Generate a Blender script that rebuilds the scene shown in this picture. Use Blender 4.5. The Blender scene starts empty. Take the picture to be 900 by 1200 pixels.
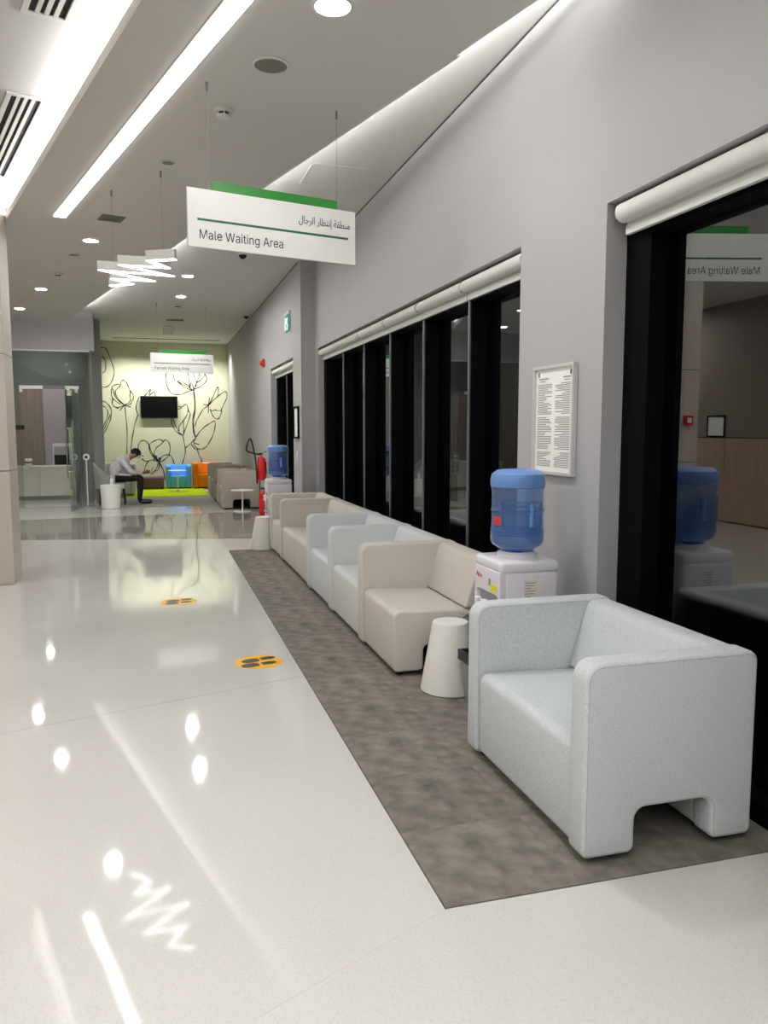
import bpy, bmesh, math, random
from mathutils import Vector, Matrix, noise
random.seed(7)
PI = math.pi
SC = bpy.context.scene
COL = SC.collection

# ---------------------------------------------------------------- camera, world, exposure
CAM_H = 1.55
cam_d = bpy.data.cameras.new('camera'); cam = bpy.data.objects.new('camera', cam_d); COL.objects.link(cam)
cam_d.sensor_fit = 'HORIZONTAL'; cam_d.sensor_width = 36.0; cam_d.lens = 930.0/900.0*36.0
cam_d.clip_start = 0.05; cam_d.clip_end = 200
cam.location = (0, 0, CAM_H)
cam.rotation_euler = (math.radians(90-5.954), 0, math.radians(-15.993))
SC.camera = cam
world = bpy.data.worlds.new('night'); SC.world = world; world.use_nodes = True
world.node_tree.nodes['Background'].inputs[0].default_value = (0.010, 0.012, 0.016, 1)
world.node_tree.nodes['Background'].inputs[1].default_value = 0.35
SC.view_settings.view_transform = 'Standard'; SC.view_settings.look = 'None'
SC.view_settings.gamma = 1.0; SC.view_settings.use_curve_mapping = False
SC.view_settings.exposure = 0.23
SC.cycles.use_denoising = True
SC.cycles.max_bounces = 12; SC.cycles.diffuse_bounces = 5; SC.cycles.glossy_bounces = 5
SC.cycles.transparent_max_bounces = 16; SC.cycles.transmission_bounces = 6
SC.cycles.sample_clamp_indirect = 8.0; SC.cycles.caustics_reflective = False; SC.cycles.caustics_refractive = False
# light levels of the fittings (emission strengths)
E_DOWN = 310.0; E_LIN = 9.5; E_COVE_L = 32.0; E_COVE_R = 122.0; E_ZIG = 10.0; W_WASH = 100.0
LIGHT_C = (1.0, 0.985, 0.96)

# ---------------------------------------------------------------- materials
MATS = {}
def srgb(r, g, b):
    f = lambda c: (c/255.0)/12.92 if c/255.0 <= 0.04045 else ((c/255.0+0.055)/1.055)**2.4
    return (f(r), f(g), f(b), 1)
def new_mat(name):
    m = bpy.data.materials.new(name); m.use_nodes = True; MATS[name] = m
    return m, m.node_tree.nodes, m.node_tree.links
def mat(name, col, rough=0.5, metal=0.0, scale=0.0, vary=0.0, bump=0.0, bscale=None, spec=0.5, coat=0.0, detail=3.0, obj_rand=0.0, rvary=0.0):
    """principled + object-space noise for colour, relief and gloss"""
    m, N, L = new_mat(name)
    b = N['Principled BSDF']
    c = srgb(*col)
    b.inputs['Base Color'].default_value = c
    b.inputs['Roughness'].default_value = rough; b.inputs['Metallic'].default_value = metal
    b.inputs['Specular IOR Level'].default_value = spec; b.inputs['Coat Weight'].default_value = coat
    if scale or bump or obj_rand:
        tc = N.new('ShaderNodeTexCoord')
    if (scale and vary) or obj_rand:
        nz = N.new('ShaderNodeTexNoise'); nz.inputs['Scale'].default_value = scale or 5; nz.inputs['Detail'].default_value = detail
        L.new(tc.outputs['Object'], nz.inputs['Vector'])
        mr = N.new('ShaderNodeMapRange'); mr.inputs[1].default_value = 0.25; mr.inputs[2].default_value = 0.75
        mr.inputs[3].default_value = 1-vary; mr.inputs[4].default_value = 1+vary
        L.new(nz.outputs['Fac'], mr.inputs[0])
        src = mr.outputs[0]
        if obj_rand:
            oi = N.new('ShaderNodeObjectInfo'); m2 = N.new('ShaderNodeMapRange')
            m2.inputs[3].default_value = 1-obj_rand; m2.inputs[4].default_value = 1+obj_rand
            L.new(oi.outputs['Random'], m2.inputs[0])
            mu = N.new('ShaderNodeMath'); mu.operation = 'MULTIPLY'
            L.new(src, mu.inputs[0]); L.new(m2.outputs[0], mu.inputs[1]); src = mu.outputs[0]
        vm = N.new('ShaderNodeVectorMath'); vm.operation = 'SCALE'; vm.inputs[0].default_value = c[:3]
        L.new(src, vm.inputs['Scale']); L.new(vm.outputs[0], b.inputs['Base Color'])
        if rvary:
            m3 = N.new('ShaderNodeMapRange'); m3.inputs[1].default_value = .25; m3.inputs[2].default_value = .75
            m3.inputs[3].default_value = max(0, rough-rvary); m3.inputs[4].default_value = rough+rvary
            L.new(nz.outputs['Fac'], m3.inputs[0]); L.new(m3.outputs[0], b.inputs['Roughness'])
    if bump:
        n2 = N.new('ShaderNodeTexNoise'); n2.inputs['Scale'].default_value = bscale or scale; n2.inputs['Detail'].default_value = 4
        L.new(tc.outputs['Object'], n2.inputs['Vector'])
        bp = N.new('ShaderNodeBump'); bp.inputs['Strength'].default_value = bump; bp.inputs['Distance'].default_value = 0.01
        L.new(n2.outputs['Fac'], bp.inputs['Height']); L.new(bp.outputs[0], b.inputs['Normal'])
    return m
def emit(name, strength, col=LIGHT_C):
    m, N, L = new_mat(name); N.clear()
    e = N.new('ShaderNodeEmission'); e.inputs[0].default_value = (*col, 1); e.inputs[1].default_value = strength
    o = N.new('ShaderNodeOutputMaterial'); L.new(e.outputs[0], o.inputs[0]); return m
def glass(name, tint, r0, diffuse=None, dmix=0.0, rough=0.0):
    """thin sheet: clear/tinted body with Schlick reflection, optionally some body colour"""
    m, N, L = new_mat(name); N.clear()
    lw = N.new('ShaderNodeLayerWeight'); lw.inputs[0].default_value = 0.5
    pw = N.new('ShaderNodeMath'); pw.operation = 'POWER'; pw.inputs[1].default_value = 5
    L.new(lw.outputs['Facing'], pw.inputs[0])
    ma = N.new('ShaderNodeMath'); ma.operation = 'MULTIPLY_ADD'; ma.inputs[1].default_value = 1-r0; ma.inputs[2].default_value = r0
    L.new(pw.outputs[0], ma.inputs[0])
    t = N.new('ShaderNodeBsdfTransparent'); t.inputs[0].default_value = tint
    g = N.new('ShaderNodeBsdfGlossy'); g.inputs['Roughness'].default_value = rough; g.inputs[0].default_value = (1, 1, 1, 1)
    body = t.outputs[0]
    if dmix:
        d = N.new('ShaderNodeBsdfDiffuse'); d.inputs[0].default_value = diffuse
        mm = N.new('ShaderNodeMixShader'); mm.inputs[0].default_value = dmix
        L.new(t.outputs[0], mm.inputs[1]); L.new(d.outputs[0], mm.inputs[2]); body = mm.outputs[0]
    mx = N.new('ShaderNodeMixShader'); L.new(ma.outputs[0], mx.inputs[0]); L.new(body, mx.inputs[1]); L.new(g.outputs[0], mx.inputs[2])
    o = N.new('ShaderNodeOutputMaterial'); L.new(mx.outputs[0], o.inputs[0]); return m

# fabrics: fine heather weave
def fabric(name, col, vary=0.10):
    m = mat(name, col, rough=0.85, scale=160, vary=vary, bump=0.25, bscale=420, spec=0.25, detail=2)
    return m
mat('wall_paint', (173, 173, 175), 0.6, scale=3, vary=0.015, bump=0.03, bscale=90)
mat('ceiling_paint', (208, 206, 201), 0.75, scale=2, vary=0.012)
mat('upper_ceiling_paint', (208, 207, 205), 0.75, scale=2, vary=0.012)
mat('mural_wall_paint', (214, 214, 188), 0.7, scale=2, vary=0.015)
mat('mural_ink', (22, 22, 20), 0.6, scale=8, vary=0.2)
mat('shadow_gap', (40, 40, 42), 0.6)
def floor_mat(name, base, speck, rough, scale, wob):
    m = mat(name, base, rough, spec=0.34)
    N, L = m.node_tree.nodes, m.node_tree.links; b = N['Principled BSDF']
    tc = N.new('ShaderNodeTexCoord')
    v = N.new('ShaderNodeTexVoronoi'); v.inputs['Scale'].default_value = scale; L.new(tc.outputs['Object'], v.inputs['Vector'])
    cr = N.new('ShaderNodeValToRGB'); cr.color_ramp.elements[0].position = 0.0; cr.color_ramp.elements[1].position = 1.0
    c0, c1 = srgb(*base), srgb(*speck)
    cr.color_ramp.elements[0].color = c1; cr.color_ramp.elements[1].color = tuple(min(1, c*1.06) for c in c0[:3])+(1,)
    e = cr.color_ramp.elements.new(0.16); e.color = c0
    sep = N.new('ShaderNodeSeparateColor'); L.new(v.outputs['Color'], sep.inputs[0]); L.new(sep.outputs[0], cr.inputs[0])
    n = N.new('ShaderNodeTexNoise'); n.inputs['Scale'].default_value = 0.9; n.inputs['Detail'].default_value = 3; L.new(tc.outputs['Object'], n.inputs['Vector'])
    mr = N.new('ShaderNodeMapRange'); mr.inputs[1].default_value = .3; mr.inputs[2].default_value = .7; mr.inputs[3].default_value = .96; mr.inputs[4].default_value = 1.03
    L.new(n.outputs['Fac'], mr.inputs[0])
    vm = N.new('ShaderNodeVectorMath'); vm.operation = 'SCALE'; L.new(cr.outputs[0], vm.inputs[0]); L.new(mr.outputs[0], vm.inputs['Scale'])
    L.new(vm.outputs[0], b.inputs['Base Color'])
    n2 = N.new('ShaderNodeTexNoise'); n2.inputs['Scale'].default_value = 4.0; n2.inputs['Detail'].default_value = 2; L.new(tc.outputs['Object'], n2.inputs['Vector'])
    bp = N.new('ShaderNodeBump'); bp.inputs['Strength'].default_value = wob; bp.inputs['Distance'].default_value = 0.01
    L.new(n2.outputs['Fac'], bp.inputs['Height']); L.new(bp.outputs[0], b.inputs['Normal'])
    return m
floor_mat('terrazzo', (205, 203, 199), (189, 186, 180), 0.05, 420, 0.03)
floor_mat('dark_terrazzo', (142, 139, 132), (128, 126, 120), 0.06, 420, 0.03)
mat('joint_grey', (150, 147, 141), 0.5)
mat('grout', (165, 162, 156), 0.7)
mat('carpet_pile', (128, 123, 115), 0.95, scale=10.0, vary=0.42, bump=0.6, bscale=330, spec=0.1, detail=9, obj_rand=0.09)
mat('carpet_pile_far', (158, 154, 148), 0.95, scale=7.0, vary=0.2, bump=0.6, bscale=330, spec=0.1, detail=9)
mat('green_rug_pile', (176, 200, 20), 0.95, scale=60, vary=0.12, bump=0.5, bscale=300, spec=0.1)
fabric('fabric_blue_grey', (203, 209, 212), 0.14)
fabric('fabric_pale_blue', (208, 213, 217), 0.05)
fabric('fabric_ice', (212, 215, 216), 0.04)
fabric('fabric_beige', (205, 199, 192), 0.04)
fabric('fabric_warm_grey', (168, 159, 147), 0.04)
fabric('fabric_azure', (96, 172, 244), 0.05)
fabric('fabric_orange', (222, 122, 18), 0.05)
fabric('fabric_plum', (104, 72, 92), 0.05)
fabric('fabric_pale_grey', (186, 188, 182), 0.04)
mat('seam_thread', (168, 172, 170), 0.8, scale=200, vary=0.1)
mat('black_plastic', (22, 22, 23), 0.4, scale=30, vary=0.1)
mat('white_plastic', (236, 236, 238), 0.35, scale=6, vary=0.01)
mat('table_white', (232, 232, 226), 0.4, scale=6, vary=0.01)
mat('cooler_white', (226, 224, 232), 0.3, scale=6, vary=0.015)
mat('cooler_grey', (150, 150, 156), 0.35, scale=6, vary=0.02)
mat('black_frame', (9, 9, 11), 0.6, spec=0.06, scale=10, vary=0.15)
mat('mullion_edge', (110, 111, 114), 0.4, metal=0.3, scale=10, vary=0.05)
mat('blind_fabric', (218, 218, 215), 0.7, scale=80, vary=0.02)
mat('aluminium', (210, 210, 209), 0.4, metal=0.3, scale=20, vary=0.03)
mat('steel', (200, 200, 200), 0.25, metal=1.0, scale=20, vary=0.03)
mat('sign_white', (214, 212, 210), 0.45, scale=4, vary=0.01)
mat('sign_green', (30, 122, 36), 0.4, scale=6, vary=0.02)
mat('stripe_green', (34, 98, 58), 0.5, scale=6, vary=0.02)
mat('print_black', (40, 40, 42), 0.6, scale=30, vary=0.05)
mat('print_grey', (146, 146, 142), 0.7, scale=60, vary=0.05)
mat('print_red', (200, 60, 60), 0.6, scale=60, vary=0.05)
mat('label_yellow', (238, 222, 30), 0.5, scale=60, vary=0.03)
mat('label_cream', (230, 226, 214), 0.6, scale=60, vary=0.03)
mat('paper', (246, 246, 245), 0.6, scale=20, vary=0.01)
mat('sticker_amber', (244, 184, 12), 0.35, scale=30, vary=0.03)
mat('sticker_black', (40, 34, 28), 0.4, scale=30, vary=0.05)
mat('fitting_white', (214, 212, 208), 0.5, scale=10, vary=0.01)
mat('fitting_grey', (122, 120, 114), 0.6, scale=10, vary=0.03)
mat('speaker_mesh', (118, 116, 106), 0.7, scale=300, vary=0.15)
mat('duct_black', (10, 10, 10), 0.7, scale=10, vary=0.1)
mat('red_paint', (196, 22, 30), 0.35, scale=10, vary=0.05)
mat('tv_black', (5, 5, 6), 0.25, spec=0.15, scale=10, vary=0.1)
mat('clad_panel', (198, 188, 178), 0.45, scale=2, vary=0.02)
mat('concrete_grey', (128, 130, 127), 0.6, scale=1.5, vary=0.10, detail=8)
mat('counter_cream', (204, 203, 190), 0.5, scale=3, vary=0.02)
mat('lilac_panel', (182, 174, 178), 0.5, scale=3, vary=0.02)
mat('asphalt', (40, 40, 42), 0.9, scale=8, vary=0.2)
mat('leaf', (54, 96, 40), 0.5, scale=20, vary=0.2)
mat('petal', (236, 232, 226), 0.5, scale=20, vary=0.03)
mat('skin', (150, 104, 80), 0.5, scale=30, vary=0.05)
mat('shirt', (226, 220, 228), 0.8, scale=25, vary=0.03)
mat('trousers', (12, 11, 14), 0.8, scale=40, vary=0.1)
mat('shoe_leather', (16, 15, 16), 0.35, scale=30, vary=0.1)
mat('cap_black', (24, 22, 24), 0.7, scale=40, vary=0.1)
mat('mask_blue', (206, 218, 228), 0.7, scale=40, vary=0.03)
mat('phone_black', (14, 14, 16), 0.2, scale=10, vary=0.1)
mat('dark_wood_leg', (60, 36, 24), 0.5, scale=12, vary=0.15)
def wood_mat(name, c0, c1):
    m = mat(name, c0, 0.45); N, L = m.node_tree.nodes, m.node_tree.links
    tc = N.new('ShaderNodeTexCoord'); mp = N.new('ShaderNodeMapping'); mp.inputs['Scale'].default_value = (6, 6, 0.35)
    L.new(tc.outputs['Object'], mp.inputs[0])
    n = N.new('ShaderNodeTexNoise'); n.inputs['Scale'].default_value = 4; n.inputs['Detail'].default_value = 6; L.new(mp.outputs[0], n.inputs['Vector'])
    cr = N.new('ShaderNodeValToRGB'); cr.color_ramp.elements[0].position = .3; cr.color_ramp.elements[1].position = .7
    cr.color_ramp.elements[0].color = srgb(*c0); cr.color_ramp.elements[1].color = srgb(*c1)
    L.new(n.outputs['Fac'], cr.inputs[0]); L.new(cr.outputs[0], N['Principled BSDF'].inputs['Base Color']); return m
wood_mat('wood_panel', (176, 148, 120), (194, 166, 138))
wood_mat('taupe_wood', (140, 126, 114), (158, 143, 130))
mat('lobby_wall', (142, 128, 116), 0.6, scale=1, vary=0.04)
glass('night_glass', (0.55, 0.57, 0.58, 1), 0.16)
glass('partition_glass', (0.80, 0.86, 0.84, 1), 0.06)
glass('picture_glass', (1, 1, 1, 1), 0.05)
glass('bottle_blue', srgb(205, 222, 245), 0.05, srgb(120, 160, 220), 0.30, 0.05)
glass('bottle_water', srgb(205, 224, 245), 0.04, srgb(110, 155, 215), 0.14, 0.02)
glass('bin_plastic', (0.5, 0.5, 0.5, 1), 0.05, srgb(150, 150, 150), 0.7, 0.2)
mat('cap_blue', (104, 146, 208), 0.35, scale=8, vary=0.03)
emit('lamp_glow', E_DOWN); emit('lamp_glow_fill', E_DOWN*2.1); emit('lamp_glow_far', E_DOWN*1.85); emit('linear_glow', E_LIN); emit('cove_glow_hall', E_COVE_L); emit('cove_glow_wall', E_COVE_R, (1.0, .985, .96))
emit('cove_glow_end', 6.0, (1.0, .985, .96)); emit('zigzag_glow', E_ZIG, (1, 1, 1)); emit('exit_glow', 0.35, (0.25, 0.70, 0.55)); emit('exit_pale', 1.2, (0.8, 1.0, 0.95))

# ---------------------------------------------------------------- geometry helpers
def rnd_poly(pts, seg=5):
    """pts: (x, y, r) -> polyline with rounded corners"""
    out = []; n = len(pts)
    for i in range(n):
        p = Vector(pts[i][:2]); r = pts[i][2] if len(pts[i]) > 2 else 0
        a = Vector(pts[i-1][:2]); b = Vector(pts[(i+1) % n][:2])
        if r <= 0: out.append((p.x, p.y)); continue
        d1 = (a-p).normalized(); d2 = (b-p).normalized()
        ang = d1.angle(d2); t = min(r/math.tan(ang/2), (a-p).length*0.49, (b-p).length*0.49); r2 = t*math.tan(ang/2)
        c = p+(d1+d2).normalized()*(r2/math.sin(ang/2))
        s = p+d1*t-c; e = p+d2*t-c
        a0 = math.atan2(s.y, s.x); a1 = math.atan2(e.y, e.x); da = (a1-a0+PI) % (2*PI)-PI
        for k in range(seg+1):
            q = a0+da*k/seg; out.append((c.x+r2*math.cos(q), c.y+r2*math.sin(q)))
    return out
def area2(p): return sum(p[i][0]*p[(i+1) % len(p)][1]-p[(i+1) % len(p)][0]*p[i][1] for i in range(len(p)))
def ccw(p): return list(p) if area2(p) > 0 else list(reversed(p))
def offset_in(p, d):
    n = len(p); out = []
    for i in range(n):
        a, b, c = Vector(p[i-1]), Vector(p[i]), Vector(p[(i+1) % n])
        e1 = (b-a); e2 = (c-b)
        n1 = Vector((-e1.y, e1.x)).normalized() if e1.length > 1e-9 else None
        n2 = Vector((-e2.y, e2.x)).normalized() if e2.length > 1e-9 else None
        if n1 is None: n1 = n2
        if n2 is None: n2 = n1
        m = n1+n2; k = max(m.length_squared/2, 0.3)
        q = b+m*(d/k); out.append((q.x, q.y))
    return out
class MB:
    def __init__(s): s.v = []; s.f = []; s.mi = []; s.m = 0
    def add(s, vs, fs, M=None):
        o = len(s.v)
        for v in vs:
            s.v.append(tuple(M @ Vector(v)) if M else tuple(v))
        for f in fs: s.f.append([o+i for i in f]); s.mi.append(s.m)
        return s
    def box(s, x0, x1, y0, y1, z0, z1, bev=0.0, seg=2, M=None):
        if bev > 0:
            bm = bmesh.new(); bmesh.ops.create_cube(bm, size=1)
            for v in bm.verts: v.co = Vector(((x0+x1)/2+v.co.x*(x1-x0), (y0+y1)/2+v.co.y*(y1-y0), (z0+z1)/2+v.co.z*(z1-z0)))
            bmesh.ops.bevel(bm, geom=list(bm.edges), offset=bev, segments=seg, profile=0.5, affect='EDGES')
            bm.verts.index_update(); s.add([v.co[:] for v in bm.verts], [[v.index for v in f.verts] for f in bm.faces], M); bm.free(); return s
        vs = [(x0, y0, z0), (x1, y0, z0), (x1, y1, z0), (x0, y1, z0), (x0, y0, z1), (x1, y0, z1), (x1, y1, z1), (x0, y1, z1)]
        return s.add(vs, [(3, 2, 1, 0), (4, 5, 6, 7), (0, 1, 5, 4), (1, 2, 6, 5), (2, 3, 7, 6), (3, 0, 4, 7)], M)
    def prism(s, poly, a, b, axis='z', r=0.0, seg=3, M=None):
        """poly (u,v) extruded from a to b along axis; r rounds the rims. axis y: (x,z) profile; axis x: (y,z)"""
        p = ccw(poly); n = len(p)
        rings = []
        if r > 0:
            for k in range(seg+1):
                t = PI/2*k/seg; rings.append((a+r*(1-math.sin(t)), r*(1-math.cos(t))))
            rings = [(a+r-r*math.sin(PI/2*(1-k/seg)), r-r*math.cos(PI/2*(1-k/seg))) for k in range(seg+1)]
            rings += [(a+b-h, d) for h, d in reversed(rings)]
        else: rings = [(a, 0), (b, 0)]
        vs = []
        for h, d in rings:
            q = offset_in(p, d) if d > 1e-9 else p
            for u, w in q: vs.append((u, w, h) if axis == 'z' else ((u, h, w) if axis == 'y' else (h, u, w)))
        fs = []
        for k in range(len(rings)-1):
            for i in range(n):
                j = (i+1) % n; fs.append((k*n+i, k*n+j, (k+1)*n+j, (k+1)*n+i))
        fs.append(tuple(reversed(range(n)))); fs.append(tuple((len(rings)-1)*n+i for i in range(n)))
        if axis == 'y': fs = [tuple(reversed(f)) for f in fs]
        return s.add(vs, fs, M)
    def lathe(s, prof, seg=32, M=None, c=(0, 0), ring=False):
        if ring: prof = list(prof)+[prof[0]]
        vs = []; fs = []; n = len(prof)
        for r, z in prof:
            for k in range(seg):
                a = 2*PI*k/seg; vs.append((c[0]+r*math.cos(a), c[1]+r*math.sin(a), z))
        for i in range(n-1):
            for k in range(seg):
                j = (k+1) % seg; fs.append((i*seg+k, i*seg+j, (i+1)*seg+j, (i+1)*seg+k))
        if ring: return s.add(vs, fs, M)
        if prof[0][0] > 1e-6: fs.append(tuple(reversed(range(seg))))
        if prof[-1][0] > 1e-6: fs.append(tuple((n-1)*seg+k for k in range(seg)))
        return s.add(vs, fs, M)
    def tube(s, pts, r, seg=8, closed=False, M=None):
        P = [Vector(p) for p in pts]; n = len(P); vs = []; fs = []
        ref = None
        for i in range(n):
            if closed: t = (P[(i+1) % n]-P[i-1]).normalized()
            else: t = (P[min(i+1, n-1)]-P[max(i-1, 0)]).normalized()
            if ref is None: ref = t.orthogonal().normalized()
            ref = (ref-t*ref.dot(t)); ref = ref.normalized() if ref.length > 1e-6 else t.orthogonal().normalized()
            bn = t.cross(ref); rr = r[i] if isinstance(r, (list, tuple)) else r
            for k in range(seg):
                a = 2*PI*k/seg; vs.append(P[i]+ref*(rr*math.cos(a))+bn*(rr*math.sin(a)))
        m = n if closed else n-1
        for i in range(m):
            i2 = (i+1) % n
            for k in range(seg):
                j = (k+1) % seg; fs.append((i*seg+k, i*seg+j, i2*seg+j, i2*seg+k))
        if not closed:
            fs.append(tuple(reversed(range(seg)))); fs.append(tuple((n-1)*seg+k for k in range(seg)))
        return s.add([tuple(v) for v in vs], fs, M)
    def build(s, name, m, parent=None, smooth=False, loc=None):
        me = bpy.data.meshes.new(name); me.from_pydata(s.v, [], s.f); 
        ms = m if isinstance(m, (list, tuple)) else [m]
        for q in ms: me.materials.append(MATS[q])
        if len(ms) > 1: me.polygons.foreach_set('material_index', s.mi)
        bm = bmesh.new(); bm.from_mesh(me); bmesh.ops.recalc_face_normals(bm, faces=bm.faces); bm.to_mesh(me); bm.free()
        if smooth:
            me.shade_smooth() if hasattr(me, 'shade_smooth') else None
            try: me.set_sharp_from_angle(angle=math.radians(38))
            except Exception: pass
        o = bpy.data.objects.new(name, me); COL.objects.link(o)
        if parent: o.parent = parent
        if loc: o.location = loc
        return o
def thing(name, label, cat, loc=(0, 0, 0), rz=0.0, group=None):
    o = bpy.data.objects.new(name, None); COL.objects.link(o); o.location = loc; o.rotation_euler = (0, 0, rz)
    o.empty_display_size = 0.1
    return tag(o, label, cat, group)
def tag(o, label, cat, group=None):
    o['label'] = label; o['category'] = cat
    if group: o['group'] = group
    return o
def struct(o, label=None, cat=None):
    o['kind'] = 'structure'
    if label: o['label'] = label
    if cat: o['category'] = cat
    return o
def copy_tree(o, parent=None):
    c = o.copy(); COL.objects.link(c); c.parent = parent
    for ch in list(o.children): copy_tree(ch, c)
    return c
_FONT = None
try: _FONT = bpy.data.fonts.load(bpy.utils.system_resource('DATAFILES', path='fonts')+'/Inter.woff2')
except Exception: pass
def text_mesh(s, size, align='LEFT'):
    cu = bpy.data.curves.new('txt', 'FONT')
    if _FONT and s.isascii(): cu.font = _FONT
    cu = cu; cu.body = s; cu.size = size; cu.align_x = align; cu.extrude = 0.0008; cu.resolution_u = 4
    o = bpy.data.objects.new('txt', cu); COL.objects.link(o)
    dg = bpy.context.evaluated_depsgraph_get(); dg.update()
    me = bpy.data.meshes.new_from_object(o.evaluated_get(dg)); bpy.data.objects.remove(o); bpy.data.curves.remove(cu)
    return me
def text_part(name, s, size, m, parent, loc, rot, align='LEFT', width=None):
    me = text_mesh(s, size, align); me.materials.clear(); me.materials.append(MATS[m])
    if width and len(me.vertices):
        xs = [v.co.x for v in me.vertices]; k = width/max(1e-6, max(xs)-min(xs))
        for v in me.vertices: v.co.x *= k
    o = bpy.data.objects.new(name, me); COL.objects.link(o); o.parent = parent; o.location = loc; o.rotation_euler = rot
    return o
# Arabic letters -> joined presentation forms in visual order
AR = {'ا': (0xFE8D, 0xFE8E, 0, 0), 'إ': (0xFE87, 0xFE88, 0, 0), 'ل': (0xFEDD, 0xFEDE, 0xFEDF, 0xFEE0), 'م': (0xFEE1, 0xFEE2, 0xFEE3, 0xFEE4),
      'ن': (0xFEE5, 0xFEE6, 0xFEE7, 0xFEE8), 'ط': (0xFEC1, 0xFEC2, 0xFEC3, 0xFEC4), 'ق': (0xFED5, 0xFED6, 0xFED7, 0xFED8), 'ة': (0xFE93, 0xFE94, 0, 0),
      'ت': (0xFE95, 0xFE96, 0xFE97, 0xFE98), 'ظ': (0xFEC5, 0xFEC6, 0xFEC7, 0xFEC8), 'ر': (0xFEAD, 0xFEAE, 0, 0), 'ج': (0xFE9D, 0xFE9E, 0xFE9F, 0xFEA0),
      'س': (0xFEB1, 0xFEB2, 0xFEB3, 0xFEB4), 'ي': (0xFEF1, 0xFEF2, 0xFEF3, 0xFEF4), 'د': (0xFEA9, 0xFEAA, 0, 0)}
def arabic(s):
    out = []
    for i, ch in enumerate(s):
        if ch not in AR: out.append(ch); continue
        prev = i > 0 and s[i-1] in AR and AR[s[i-1]][2]; nxt = i+1 < len(s) and s[i+1] in AR and AR[ch][2]
        out.append(chr(AR[ch][3 if prev and nxt else 1 if prev else 2 if nxt else 0]))
    return ''.join(reversed(out))
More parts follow.
